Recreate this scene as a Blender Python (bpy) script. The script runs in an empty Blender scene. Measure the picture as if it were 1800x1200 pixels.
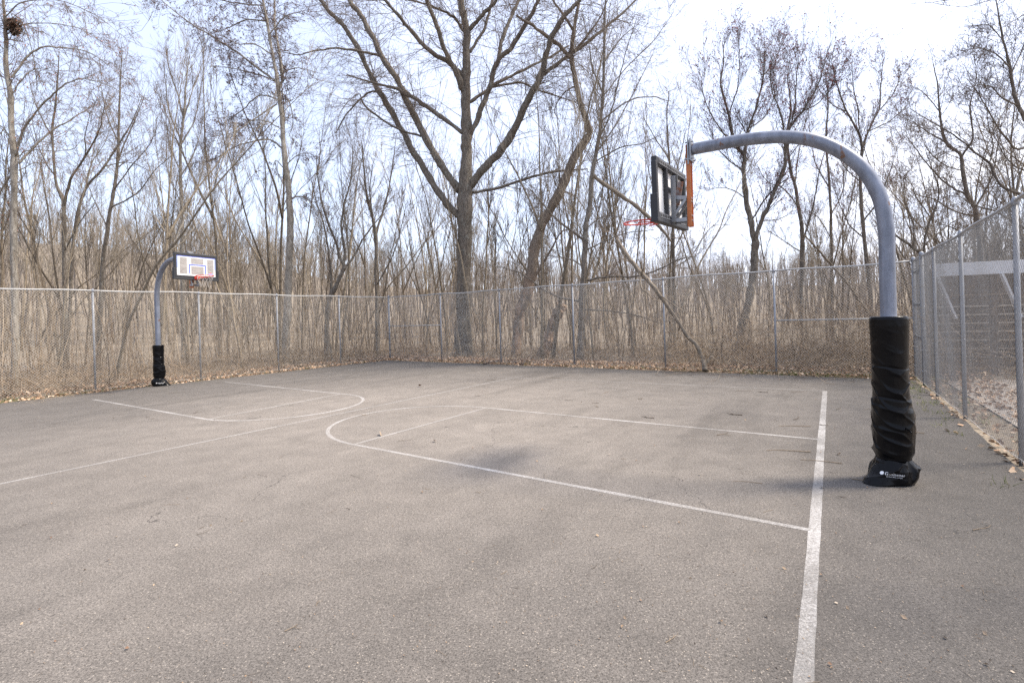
import bpy, bmesh, math, random
import numpy as np
from mathutils import Matrix, Vector, noise as mnoise

S = bpy.context.scene
COL = S.collection
R = math.radians
rng = np.random.default_rng(11)
random.seed(11)

# ------------------------------------------------------------------ camera
F, CX, CY, K, H = 867.0, 900.0, 559.5, 0.028, 1.83       # photo pixels (1800 wide), horizon, roll, eye height
RC, RS = math.cos(math.atan(K)), math.sin(math.atan(K))
cam = bpy.data.cameras.new('camera')
camo = bpy.data.objects.new('camera', cam)
COL.objects.link(camo)
cam.sensor_width = 36.0
cam.lens = F / 1800 * 36
cam.shift_y = -(600 - CY) / 1800
cam.clip_start, cam.clip_end = 0.05, 3000
camo.matrix_world = Matrix(((RC, RS, 0, 0), (0, 0, -1, 0), (-RS, RC, 0, H), (0, 0, 0, 1)))
S.camera = camo

# ------------------------------------------------------------------ light
SUN = Vector((2.5, 0.15, 3.44)).normalized()
EL = math.asin(SUN.z)
AZ = math.atan2(SUN.x, SUN.y)
w = bpy.data.worlds.new('World')
S.world = w
w.use_nodes = True
nt = w.node_tree
bg = nt.nodes['Background']
sky = nt.nodes.new('ShaderNodeTexSky')
sky.sky_type = 'NISHITA'
sky.sun_disc = False
sky.sun_elevation, sky.sun_rotation = EL, AZ
sky.air_density, sky.dust_density, sky.ozone_density = 1.0, 2.0, 1.4
tc = nt.nodes.new('ShaderNodeTexCoord')
sep = nt.nodes.new('ShaderNodeSeparateXYZ')
nt.links.new(tc.outputs['Generated'], sep.inputs[0])
# thin high cloud laid on a plane far overhead
zc = nt.nodes.new('ShaderNodeMath'); zc.operation = 'MAXIMUM'; zc.inputs[1].default_value = 0.0
nt.links.new(sep.outputs[2], zc.inputs[0])
za = nt.nodes.new('ShaderNodeMath'); za.operation = 'ADD'; za.inputs[1].default_value = 0.12
nt.links.new(zc.outputs[0], za.inputs[0])
dv = nt.nodes.new('ShaderNodeVectorMath'); dv.operation = 'DIVIDE'
cz = nt.nodes.new('ShaderNodeCombineXYZ')
for i in range(3): nt.links.new(za.outputs[0], cz.inputs[i])
nt.links.new(tc.outputs['Generated'], dv.inputs[0]); nt.links.new(cz.outputs[0], dv.inputs[1])
mp = nt.nodes.new('ShaderNodeMapping'); mp.inputs['Scale'].default_value = (1.0, 0.6, 0.0)
mp.inputs['Location'].default_value = (0.35, 0.4, 0)
nt.links.new(dv.outputs[0], mp.inputs[0])
n1 = nt.nodes.new('ShaderNodeTexNoise'); n1.inputs['Scale'].default_value = 0.9; n1.inputs['Detail'].default_value = 9
n1.inputs['Roughness'].default_value = 0.62; n1.inputs['Distortion'].default_value = 0.5
nt.links.new(mp.outputs[0], n1.inputs['Vector'])
n2 = nt.nodes.new('ShaderNodeTexNoise'); n2.inputs['Scale'].default_value = 7; n2.inputs['Detail'].default_value = 5
nt.links.new(mp.outputs[0], n2.inputs['Vector'])
mm = nt.nodes.new('ShaderNodeMath'); mm.operation = 'MULTIPLY_ADD'; mm.inputs[1].default_value = 0.22
nt.links.new(n2.outputs[0], mm.inputs[0]); nt.links.new(n1.outputs[0], mm.inputs[2])
sx = nt.nodes.new('ShaderNodeMath'); sx.operation = 'MULTIPLY_ADD'; sx.inputs[1].default_value = 0.30
nt.links.new(sep.outputs[0], sx.inputs[0]); nt.links.new(mm.outputs[0], sx.inputs[2])
cr = nt.nodes.new('ShaderNodeValToRGB')
cr.color_ramp.elements[0].position, cr.color_ramp.elements[1].position = 0.50, 0.92
cr.color_ramp.elements[0].color = (0.5, 0.5, 0.5, 1)
nt.links.new(sx.outputs[0], cr.inputs[0])
mx = nt.nodes.new('ShaderNodeMix'); mx.data_type = 'RGBA'
mr = nt.nodes.new('ShaderNodeMapRange'); mr.interpolation_type = 'SMOOTHSTEP'
mr.inputs[1].default_value, mr.inputs[2].default_value = -0.05, 0.62
nt.links.new(sx.outputs[0], mr.inputs[0]); mr.inputs[1].default_value, mr.inputs[2].default_value = 0.72, 1.02
cm = nt.nodes.new('ShaderNodeMix'); cm.data_type = 'RGBA'
cm.inputs['A'].default_value = (4.7, 5.0, 6.1, 1); cm.inputs['B'].default_value = (7.0, 7.2, 7.8, 1)
nt.links.new(mr.outputs[0], cm.inputs['Factor']); nt.links.new(cm.outputs['Result'], mx.inputs['B'])
nt.links.new(cr.outputs[0], mx.inputs['Factor']); nt.links.new(sky.outputs[0], mx.inputs['A'])
nt.links.new(mx.outputs['Result'], bg.inputs['Color'])
bg.inputs['Strength'].default_value = 0.108
sl = bpy.data.lights.new('sun', 'SUN')
sl.energy, sl.angle, sl.color = 2.3, R(12.0), (1.0, 0.90, 0.76)
so = bpy.data.objects.new('sun', sl); COL.objects.link(so)
so.rotation_euler = SUN.to_track_quat('Z', 'Y').to_euler()
S.view_settings.view_transform = 'Standard'
S.view_settings.look = 'None'
S.view_settings.exposure = 1.48
S.view_settings.gamma = 1.0
S.view_settings.use_curve_mapping = False
S.cycles.use_denoising = False
S.cycles.sample_clamp_indirect = 2.5
S.cycles.sample_clamp_direct = 5.0
S.cycles.caustics_reflective = False
S.cycles.caustics_refractive = False
S.cycles.max_bounces = 4
S.cycles.diffuse_bounces = 2
S.cycles.transparent_max_bounces = 6

# ------------------------------------------------------------------ pixel helpers (a ray of the photograph to a point of the place)
def ray(px, py):
    u, v = px - CX, py - CY
    return (RC * u - RS * v) / F, -(RS * u + RC * v) / F
def at(px, py, Y):
    a, b = ray(px, py)
    return np.array([a * Y, Y, H + b * Y])
def gnd(px, py):
    a, b = ray(px, py)
    Y = -H / b
    return np.array([a * Y, Y, 0.0])
def pix(p):
    a, b = p[0] / p[1] * F, -(p[2] - H) / p[1] * F
    return CX + RC * a + RS * b, CY - RS * a + RC * b
E1 = np.array([0.552, 0.834, 0.0]); E1 /= np.linalg.norm(E1)   # along the baselines, away from the camera
E2 = np.array([-E1[1], E1[0], 0.0])                              # from near hoop towards far hoop
Zv = np.array([0, 0, 1.0])

# ------------------------------------------------------------------ scene helpers
def tag(o, label=None, cat=None, group=None, kind=None):
    if label: o['label'] = label
    if cat: o['category'] = cat
    if group: o['group'] = group
    if kind: o['kind'] = kind
    return o
def empty(name, loc=(0, 0, 0), **k):
    o = bpy.data.objects.new(name, None); COL.objects.link(o); o.location = loc
    o.empty_display_size = 0.1
    return tag(o, **k)
class MB:
    """collects faces for ONE mesh"""
    def __init__(s): s.v, s.f, s.n = [], [], 0
    def add(s, v, f):
        v = np.asarray(v, float).reshape(-1, 3)
        s.v.append(v); s.f.append((np.asarray(f, int) + s.n) if not isinstance(f, list) else [[i + s.n for i in q] for q in f])
        s.n += len(v); return s
    def box(s, c, ax, half):
        c = np.asarray(c, float)
        ax = [np.asarray(a, float) for a in ax]
        P = [c + ax[0] * half[0] * i + ax[1] * half[1] * j + ax[2] * half[2] * k for k in (-1, 1) for j in (-1, 1) for i in (-1, 1)]
        return s.add(P, [[0, 2, 3, 1], [4, 5, 7, 6], [0, 1, 5, 4], [2, 6, 7, 3], [0, 4, 6, 2], [1, 3, 7, 5]])
    def bar(s, a, b, wd, dp, up=(0, 0, 1)):
        a, b = np.asarray(a, float), np.asarray(b, float)
        d = b - a; L = np.linalg.norm(d); d /= L
        x = np.cross(up, d); x /= np.linalg.norm(x); y = np.cross(d, x)
        return s.box((a + b) / 2, (x, y, d), (wd / 2, dp / 2, L / 2))
    def tube(s, pts, rad, n=12, cap=True):
        v, f = tubes(np.asarray(pts, float)[None], np.broadcast_to(np.asarray(rad, float), (len(pts),))[None], n)
        b = s.n; s.add(v, f)
        if cap:
            m = len(pts)
            s.f.append([[b + i for i in range(n)][::-1], [b + (m - 1) * n + i for i in range(n)]])
        return s
    def build(s, name, mat, parent=None, smooth=False, bevel=0):
        me = bpy.data.meshes.new(name)
        v = np.concatenate(s.v)
        if all(isinstance(f, np.ndarray) for f in s.f):
            fa = [f for f in s.f]
            tot = np.concatenate([np.full(len(f), f.shape[1]) for f in fa])
            loops = np.concatenate([f.ravel() for f in fa])
            me.vertices.add(len(v)); me.vertices.foreach_set('co', v.ravel().astype(np.float32))
            me.loops.add(len(loops)); me.loops.foreach_set('vertex_index', loops.astype(np.int32))
            me.polygons.add(len(tot))
            st = np.concatenate([[0], np.cumsum(tot)[:-1]])
            me.polygons.foreach_set('loop_start', st.astype(np.int32))
            me.update(calc_edges=True)
        else:
            fl = []
            for f in s.f: fl += f.tolist() if isinstance(f, np.ndarray) else f
            me.from_pydata(v.tolist(), [], fl)
        if smooth: me.polygons.foreach_set('use_smooth', np.ones(len(me.polygons), bool))
        if mat: me.materials.append(mat)
        o = bpy.data.objects.new(name, me); COL.objects.link(o)
        if parent: o.parent = parent
        if bevel:
            m = o.modifiers.new('bevel', 'BEVEL'); m.width = bevel; m.segments = 2; m.limit_method = 'ANGLE'
        return o
def tubes(P, Rr, n):
    """P (N,k,3) paths, Rr (N,k) radii -> verts, quads"""
    N, k, _ = P.shape
    T = np.empty_like(P)
    T[:, 1:-1] = P[:, 2:] - P[:, :-2]; T[:, 0] = P[:, 1] - P[:, 0]; T[:, -1] = P[:, -1] - P[:, -2]
    T /= np.linalg.norm(T, axis=2, keepdims=True) + 1e-12
    C_ = norm(np.array([[1, .03, .05], [.04, 1, .02], [.02, .05, 1], [1, 1, .1], [1, -1, .1], [E1[0], E1[1], .01], [E2[0], E2[1], .01]]))
    worst = np.abs(np.einsum('nkc,ac->nka', T, C_)).max(1)
    ref = C_[worst.argmin(1)][:, None, :] + np.zeros((N, k, 3))
    U = np.cross(ref, T); U /= np.linalg.norm(U, axis=2, keepdims=True) + 1e-9
    V = np.cross(T, U)
    a = np.arange(n) * 2 * np.pi / n
    X = P[:, :, None] + Rr[:, :, None, None] * (U[:, :, None] * np.cos(a)[None, None, :, None] + V[:, :, None] * np.sin(a)[None, None, :, None])
    i = np.arange(N)[:, None, None] * (k * n) + np.arange(k - 1)[None, :, None] * n
    j = np.arange(n)[None, None]; j2 = (j + 1) % n
    q = np.stack([i + j, i + j2, i + n + j2, i + n + j], -1).reshape(-1, 4)
    return X.reshape(-1, 3), q
def norm(a): return a / (np.linalg.norm(a, axis=-1, keepdims=True) + 1e-12)
def grow(P0, D, L, r0, r1, k=5, jit=0.12, trop=0.0, g=None):
    """N branches at once: start points, directions, lengths, radii"""
    g = g or rng
    N = len(P0); P = np.empty((N, k, 3)); P[:, 0] = P0; d = norm(D)
    for i in range(1, k):
        d = norm(d + g.normal(0, jit, (N, 3)) + np.array([0, 0, 1.0]) * (trop if np.isscalar(trop) else trop[:, None]))
        P[:, i] = P[:, i - 1] + d * (L / (k - 1))[:, None]
    t = np.linspace(0, 1, k)[None]
    return P, r0[:, None] * (1 - t) + r1[:, None] * t
def spawn(P, Rr, m, t0, t1, ang, lf, rf, up=0.0, g=None, lmin=0.1, taper=0.5):
    """m children on every path -> start, dir, length, radius; lf length as a share of the parent's"""
    g = g or rng
    N, k, _ = P.shape
    plen = np.linalg.norm(np.diff(P, axis=1), axis=2).sum(1)
    idx = np.repeat(np.arange(N), m)
    t = g.uniform(t0, t1, N * m)
    s = t * (k - 1); i = np.minimum(s.astype(int), k - 2); fr = (s - i)[:, None]
    A, B = P[idx, i], P[idx, i + 1]
    p = A * (1 - fr) + B * fr
    r = Rr[idx, i] * (1 - fr[:, 0]) + Rr[idx, i + 1] * fr[:, 0]
    T = norm(B - A)
    q = norm(np.cross(T, norm(g.normal(0, 1, (N * m, 3)))))
    a = g.uniform(ang[0], ang[1], N * m)[:, None]
    d = norm(T * np.cos(a) + q * np.sin(a) + np.array([0, 0, up]))
    L = np.maximum(plen[idx] * g.uniform(lf[0], lf[1], N * m) * (1 - taper * t), lmin)
    return p, d, L, np.minimum(r * 0.8, r * g.uniform(rf[0], rf[1], N * m))
def spline(pts, n):
    """Catmull-Rom through rows of any width, n samples"""
    p = np.asarray(pts, float)
    p = np.vstack([2 * p[0] - p[1], p, 2 * p[-1] - p[-2]])
    m = len(p) - 3
    out = []
    for s in np.linspace(0, m - 1e-6, n):
        i = int(s); t = s - i
        a, b, c, d = p[i], p[i + 1], p[i + 2], p[i + 3]
        out.append(0.5 * (2 * b + (c - a) * t + (2 * a - 5 * b + 4 * c - d) * t * t + (3 * b - a - 3 * c + d) * t ** 3))
    return np.array(out)
def tetra(P, size, g=None):
    """a small bud, leaf knot or chip at every point"""
    g = g or rng
    N = len(P)
    base = np.array([[1, 1, 1], [1, -1, -1], [-1, 1, -1], [-1, -1, 1.0]]) * 0.6
    A = norm(g.normal(0, 1, (N, 3))); B = norm(np.cross(A, g.normal(0, 1, (N, 3)))); C = np.cross(A, B)
    X = P[:, None] + size[:, None, None] * (base[None, :, 0:1] * A[:, None] * 1.4 + base[None, :, 1:2] * B[:, None] + base[None, :, 2:3] * C[:, None])
    f = np.array([[0, 1, 2], [0, 3, 1], [0, 2, 3], [1, 3, 2]])
    return X.reshape(-1, 3), (np.arange(N)[:, None, None] * 4 + f[None]).reshape(-1, 3)
def leaves(P, size, flat=0.5, g=None):
    """curled fallen leaves: two quads folded on the midrib"""
    g = g or rng
    N = len(P)
    a = g.uniform(0, 2 * np.pi, N)
    X = np.stack([np.cos(a), np.sin(a), g.normal(0, flat * 0.5, N)], -1); X = norm(X)
    Nn = norm(np.array([0, 0, 1.0]) + g.normal(0, flat, (N, 3)))
    Y = norm(np.cross(Nn, X)); Nn = np.cross(X, Y)
    s = size[:, None]
    wd = g.uniform(0.28, 0.5, N)[:, None]; c = g.uniform(-0.05, 0.35, N)[:, None]
    v = np.stack([P - X * s * .5, P + Y * s * wd + Nn * s * c - X * s * .05, P + X * s * .5 + Nn * s * c * .6, P - Y * s * wd + Nn * s * c + X * s * .05, P + X * s * .0], 1)
    f = np.array([[0, 4, 1], [4, 2, 1], [0, 3, 4], [4, 3, 2]])
    return v.reshape(-1, 3), (np.arange(N)[:, None, None] * 5 + f[None]).reshape(-1, 3)

# ------------------------------------------------------------------ materials
def mat(name, col=(.5, .5, .5), rough=.7, metal=0.0):
    m = bpy.data.materials.new(name); m.use_nodes = True
    b = m.node_tree.nodes['Principled BSDF']
    b.inputs['Base Color'].default_value = (*col, 1); b.inputs['Roughness'].default_value = rough
    b.inputs['Metallic'].default_value = metal
    return m
class NT:
    def __init__(s, m): s.t = m.node_tree; s.b = s.t.nodes['Principled BSDF']
    def n(s, typ, **k):
        x = s.t.nodes.new('ShaderNode' + typ)
        for a, b in k.items():
            if a in x.inputs: x.inputs[a].default_value = b
            else: setattr(x, a, b)
        return x
    def l(s, a, b): s.t.links.new(a, b)
    def pos(s, scale=(1, 1, 1), rotz=0.0, src='Position'):
        if src == 'Position': o = s.n('NewGeometry').outputs['Position']
        else: o = s.n('TexCoord').outputs['Object']
        mp = s.n('Mapping', vector_type='POINT'); mp.inputs['Scale'].default_value = scale; mp.inputs['Rotation'].default_value = (0, 0, rotz)
        s.l(o, mp.inputs[0]); return mp.outputs[0]
    def noise(s, vec, scale, detail=4, rough=.55, dist=0.0):
        x = s.n('TexNoise'); x.inputs['Scale'].default_value = scale; x.inputs['Detail'].default_value = detail
        x.inputs['Roughness'].default_value = rough; x.inputs['Distortion'].default_value = dist
        s.l(vec, x.inputs['Vector']); return x.outputs['Fac']
    def ramp(s, fac, stops, interp='LINEAR'):
        x = s.n('ValToRGB'); cr = x.color_ramp; cr.interpolation = interp
        while len(cr.elements) > len(stops): cr.elements.remove(cr.elements[-1])
        while len(cr.elements) < len(stops): cr.elements.new(1.0)
        for e, (p, c) in zip(cr.elements, stops):
            e.position = p; e.color = (*c, 1) if len(c) == 3 else c
        s.l(fac, x.inputs[0]); return x.outputs[0]
    def mix(s, fac, a, b, mode='MIX'):
        x = s.n('Mix', data_type='RGBA', blend_type=mode)
        for key, val in (('Factor', fac), ('A', a), ('B', b)):
            if hasattr(val, 'is_output'): s.l(val, x.inputs[key])
            elif key == 'Factor': x.inputs[key].default_value = val
            else: x.inputs[key].default_value = (*val, 1)
        return x.outputs['Result']
    def math(s, op, a, b=0.0, c=0.0):
        x = s.n('Math', operation=op)
        for i, v in enumerate((a, b, c)):
            if hasattr(v, 'is_output'): s.l(v, x.inputs[i])
            else: x.inputs[i].default_value = v
        return x.outputs[0]
    def bump(s, h, strength=.4, dist=.01):
        x = s.n('Bump'); x.inputs['Strength'].default_value = strength; x.inputs['Distance'].default_value = dist
        s.l(h, x.inputs['Height']); s.l(x.outputs[0], s.b.inputs['Normal'])
    def col(s, c): s.l(c, s.b.inputs['Base Color'])
g1 = lambda x: (x, x, x)

def asphalt_colour(q):
    ang = -math.atan2(E1[1], E1[0])
    p = q.pos(); m2_ = q.n('Mapping'); m2_.inputs['Scale'].default_value = (.13, 1.0, 1); q.l(q.pos((1, 1, 1), ang), m2_.inputs[0]); pr = m2_.outputs[0]
    big = q.noise(p, .22, 6, .6)
    streak = q.noise(pr, .9, 7, .62, .4)
    mid = q.noise(p, 2.2, 6, .65)
    fine = q.noise(p, 85, 3, .7)
    grit = q.noise(p, 230, 2, .6)
    c = q.ramp(big, [(.3, (.155, .139, .124)), (.7, (.213, .191, .170))])
    c = q.mix(.7, c, q.ramp(streak, [(.30, g1(.66)), (.46, g1(1.0)), (.75, g1(1.08))]), 'MULTIPLY')
    c = q.mix(.6, c, q.ramp(mid, [(.3, g1(.76)), (.7, g1(1.18))]), 'MULTIPLY')
    c = q.mix(.9, c, q.ramp(fine, [(.33, g1(.48)), (.5, g1(1.0)), (.68, g1(1.5))]), 'MULTIPLY')
    c = q.mix(.8, c, q.ramp(grit, [(.3, g1(.5)), (.7, g1(1.5))]), 'MULTIPLY')
    # lighter round the middle of the court, darker with distance from it
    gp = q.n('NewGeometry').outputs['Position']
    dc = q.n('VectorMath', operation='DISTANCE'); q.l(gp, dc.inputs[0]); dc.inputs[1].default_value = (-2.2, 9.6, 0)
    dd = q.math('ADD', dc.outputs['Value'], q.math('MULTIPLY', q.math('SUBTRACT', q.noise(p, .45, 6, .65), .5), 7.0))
    radial_tone = q.n('MapRange', interpolation_type='SMOOTHSTEP'); q.l(dd, radial_tone.inputs[0])
    for i_, v_ in zip((1, 2, 3, 4), (1.5, 9.5, 1.0, 0.0)): radial_tone.inputs[i_].default_value = v_
    c = q.mix(1.0, c, q.ramp(radial_tone.outputs[0], [(0, (.68, .685, .69)), (1, (1.22, 1.20, 1.17))]), 'MULTIPLY')
    # blotches of old spills and tar
    blot = q.noise(p, .75, 3, .5, .8)
    c = q.mix(q.ramp(blot, [(.64, g1(0)), (.74, g1(.16))]), c, (.06, .056, .052))
    # hairline cracks
    cv = q.n('TexVoronoi', feature='DISTANCE_TO_EDGE'); cv.inputs['Scale'].default_value = .33
    wv_ = q.n('VectorMath', operation='ADD'); q.l(p, wv_.inputs[0]); nz_ = q.n('TexNoise'); nz_.inputs['Scale'].default_value = 1.6; nz_.inputs['Detail'].default_value = 6; q.l(p, nz_.inputs['Vector']); q.l(nz_.outputs['Color'], wv_.inputs[1])
    q.l(wv_.outputs[0], cv.inputs['Vector'])
    crk = q.math('MULTIPLY', q.math('LESS_THAN', cv.outputs['Distance'], .0016), q.math('GREATER_THAN', q.noise(p, .21, 2, .5), .53))
    c = q.mix(q.math('MULTIPLY', crk, .6), c, (.035, .032, .030))
    coarse = q.noise(p, 38, 5, .75)
    c = q.mix(.7, c, q.ramp(coarse, [(.34, g1(.62)), (.5, g1(1.0)), (.66, g1(1.3))]), 'MULTIPLY')
    # stones showing pale, holes showing dark
    vo = q.n('TexVoronoi', feature='F1'); vo.inputs['Scale'].default_value = 95; q.l(p, vo.inputs['Vector'])
    sepc = q.n('SeparateColor'); q.l(vo.outputs['Color'], sepc.inputs[0])
    near = q.math('LESS_THAN', vo.outputs['Distance'], .40)
    pale = q.math('MULTIPLY', q.math('GREATER_THAN', sepc.outputs[0], .93), near)
    dark = q.math('MULTIPLY', q.math('LESS_THAN', sepc.outputs[0], .22), near)
    c = q.mix(q.math('MULTIPLY', pale, .6), c, (.42, .37, .31))
    c = q.mix(q.math('MULTIPLY', dark, .7), c, (.05, .047, .043))
    # darker border with a wavering edge along the fences
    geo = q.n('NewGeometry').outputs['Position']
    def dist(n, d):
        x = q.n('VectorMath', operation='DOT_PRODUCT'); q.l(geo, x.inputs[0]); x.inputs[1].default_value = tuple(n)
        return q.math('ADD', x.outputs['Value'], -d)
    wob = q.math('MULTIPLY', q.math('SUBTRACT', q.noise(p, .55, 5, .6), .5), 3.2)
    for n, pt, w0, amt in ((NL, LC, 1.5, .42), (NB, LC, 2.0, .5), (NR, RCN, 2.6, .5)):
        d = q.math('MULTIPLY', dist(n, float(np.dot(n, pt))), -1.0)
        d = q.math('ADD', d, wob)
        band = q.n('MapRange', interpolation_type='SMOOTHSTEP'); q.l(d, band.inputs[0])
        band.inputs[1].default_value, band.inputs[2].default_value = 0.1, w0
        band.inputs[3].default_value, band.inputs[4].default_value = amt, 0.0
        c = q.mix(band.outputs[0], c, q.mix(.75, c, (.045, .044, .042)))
    return c, fine, grit, mid

# ---- key places
NP = gnd(1570, 845)                       # near pole
FP = gnd(280, 678)                        # far pole
LC = gnd(686, 631)                        # left back corner
RCN = gnd(1611, 664)                      # right back corner
RF = gnd(1797, 813)                       # near post of the right fence
L0 = LC - E1 * 24.0                       # left fence runs on out of frame
DL = np.array([0.57, 0.8216, 0.0])        # left fence direction
DB = (RCN - LC) / np.linalg.norm(RCN - LC)
DR = (RF - RCN) / np.linalg.norm(RF - RCN)
NL, NB, NR = np.array([-DL[1], DL[0], 0]), np.array([-DB[1], DB[0], 0]), np.array([DR[1], -DR[0], 0]) * -1.0
if NR[0] < 0: NR = -NR
LBACK = np.linalg.norm(RCN - LC)
def on_line(px, P, D):
    """distance along the line P + t D that shows above photo column px at ground height"""
    lo, hi = -40.0, 60.0
    best = None
    for t in np.linspace(lo, hi, 20001):
        p = P + D * t
        if p[1] < 1.0: continue
        e = abs(pix(p)[0] - px)
        if best is None or e < best[0]: best = (e, t)
    return best[1]

def hill(x, y):
    r = np.hypot(x, y); az = np.degrees(np.arctan2(x, np.maximum(y, 1e-3)))
    az = np.where(y < 0, np.where(x < 0, -90, 90), az)
    hgt = np.interp(az, [-90, -48, -30, -18, -5, 10, 40, 60, 90], [20, 21, 19, 13, 10, 9, 8, 8, 8])
    t = np.clip((r - 38) / 115, 0, 1)
    return hgt * t * t * (3 - 2 * t) + 0.35 * np.sin(x * .21 + 1) * np.sin(y * .17) * np.clip((r - 30) / 15, 0, 1)

# ------------------------------------------------------------------ ground, court, markings
def ground_mat():
    m = mat('leaf_covered_earth', rough=.95); q = NT(m); p = q.pos()
    a = q.noise(p, .8, 6, .6); b = q.noise(p, 14, 5, .7); c = q.noise(p, 45, 3, .7)
    k = q.ramp(a, [(.35, (.18, .145, .105)), (.65, (.28, .23, .17))])
    k = q.mix(.9, k, q.ramp(b, [(.3, g1(.55)), (.7, g1(1.35))]), 'MULTIPLY')
    k = q.mix(.8, k, q.ramp(c, [(.3, g1(.6)), (.7, g1(1.4))]), 'MULTIPLY')
    q.col(k); q.bump(b, .8, .05); return m
def axis_pts():
    a = np.concatenate([np.arange(-420, -60, 20), np.arange(-60, 61, 3), np.arange(80, 441, 20)]); return a
gx, gy = axis_pts(), np.concatenate([np.arange(-60, 0, 12), np.arange(0, 66, 3), np.arange(72, 200, 8), np.arange(200, 620, 30)])
X, Y = np.meshgrid(gx, gy)
Zg = hill(X, Y) - 0.035
nx, ny = len(gx), len(gy)
i = (np.arange(ny - 1)[:, None] * nx + np.arange(nx - 1)[None]).ravel()
tag(MB().add(np.stack([X, Y, Zg], -1), np.stack([i, i + 1, i + nx + 1, i + nx], -1)).build('ground', ground_mat(), smooth=True), kind='structure')

def ragged(a, b, n, amp, nrm, sd):
    t = np.linspace(0, 1, n); p = a[None] * (1 - t[:, None]) + b[None] * t[:, None]
    wv = np.array([mnoise.fractal(Vector((p_[0] * .9, p_[1] * .9, sd)), 1, 2, 4) for p_ in p])
    return p + nrm[None] * (wv * amp)[:, None]
def court_mat():
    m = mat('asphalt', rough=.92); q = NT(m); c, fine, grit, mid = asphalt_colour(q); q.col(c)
    h = q.math('ADD', q.math('MULTIPLY', fine, .6), q.math('MULTIPLY', grit, .5))
    q.bump(h, .55, .006); q.b.inputs['Specular IOR Level'].default_value = .25
    return m
cl = LC - NL * .50 - NB * .62 ; cr_ = RCN - NB * .55 - NR * .07
cl0 = LC - DL * 34 - NL * .5; cr0 = RCN + DR * 26 - NR * .07
edge = np.vstack([ragged(cl0, cl, 160, .10, NL, 1), ragged(cl, cr_, 120, .10, NB, 2), ragged(cr_, cr0, 160, .05, NR, 3)])
ne = len(edge)
mb = MB(); top = edge + [0, 0, 0.0]; bot = edge + [0, 0, -.06]
fl = [list(range(ne))[::-1]] + [[a, (a + 1) % ne, ne + (a + 1) % ne, ne + a] for a in range(ne)]
mb.add(np.vstack([top, bot]), fl)
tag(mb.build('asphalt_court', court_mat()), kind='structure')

def paint_mat(wear):
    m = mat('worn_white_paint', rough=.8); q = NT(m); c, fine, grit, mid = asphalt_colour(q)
    p = q.pos(); lo = q.noise(p, .9, 5, .65); sp = q.noise(p, 40, 5, .75); cr = q.noise(p, 110, 3, .7)
    f = q.math('ADD', q.math('MULTIPLY', lo, .55), q.math('ADD', q.math('MULTIPLY', sp, .6), q.math('MULTIPLY', cr, .35)))
    f = q.ramp(f, [(.5 + wear, g1(1)), (.78 + wear, g1(.18))])
    f = q.math('MULTIPLY', f, q.ramp(q.noise(p, 26, 7, .75, .5), [(.58, g1(1)), (.645, g1(.22))]))
    q.col(q.mix(f, c, q.mix(.55, (.62, .60, .575), q.mix(1, (.62, .60, .575), q.ramp(fine, [(.3, g1(.6)), (.7, g1(1.2))]), 'MULTIPLY'))))
    q.bump(fine, .35, .005); return m
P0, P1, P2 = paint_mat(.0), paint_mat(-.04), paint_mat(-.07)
def strip(name, pts, wd, m, z=.004, ends=(1, 1)):
    p = np.asarray(pts, float)[:, :2]
    T = np.gradient(p, axis=0); T /= np.linalg.norm(T, axis=1, keepdims=True)
    Nn = np.stack([-T[:, 1], T[:, 0]], 1)
    wj = wd / 2 * (1 + .05 * rng.normal(0, 1, len(p)))
    a, b = p + Nn * wj[:, None], p - Nn * wj[:, None]
    n = len(p); zz = np.full((n, 1), z)
    k = np.arange(n - 1)
    o = MB().add(np.vstack([np.hstack([a, zz]), np.hstack([b, zz])]), np.stack([k, n + k, n + k + 1, k + 1], -1)).build(name, m)
    return tag(o, kind='structure')
def seg(a, b, n=40): return np.linspace(np.asarray(a)[:2], np.asarray(b)[:2], n)
bn, bf = gnd(1412, 1200), gnd(1450, 687)
bd = (bf - bn) / np.linalg.norm(bf - bn)
strip('painted_baseline', seg(bn - bd * 3.2, bf, 80), .088, P0, .0010)
def key(name, A, B, C, D, wd, m, ext=1.0):
    """lane lines with the free throw line and half circle: C-A and D-B are the lane sides"""
    A, B, C, D = (np.asarray(v)[:2] for v in (A, B, C, D))
    c = (A + B) / 2; u = (A - B) / 2; dirn = (A - C); dirn = dirn / np.linalg.norm(dirn)
    perp = np.array([-u[1], u[0]]); perp /= np.linalg.norm(perp)
    if perp @ dirn < 0: perp = -perp
    th = np.linspace(0, np.pi, 60)[1:-1]
    arc = c + np.cos(th)[:, None] * u + np.sin(th)[:, None] * perp * ext
    strip(name, np.vstack([seg(C, A, 50)[:-1], seg(A, A, 1), arc, seg(B, B, 1), seg(B, D, 50)[1:]]), wd, m, .0015)
    strip('painted_free_throw_line', seg(A, B), wd * .9, P1, .0020)
key('painted_lane', gnd(622, 781), gnd(855, 716.5), gnd(1424, 931), gnd(1445, 772.5), .066, P0, 1.83)
key('painted_lane', gnd(365, 737), gnd(600, 692), gnd(165, 702), gnd(395, 671), .07, P0, 1.78)
h0, h1 = gnd(0, 850), gnd(920, 660)
strip('painted_half_court_line', seg(h0 - (h1 - h0) * .5, h1, 120), .06, P1, .0010)
s0 = gnd(1100, 672)
strip('painted_sideline', seg(bf, s0 + (s0 - bf) * .9, 80), .055, P2, .0020)

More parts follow.
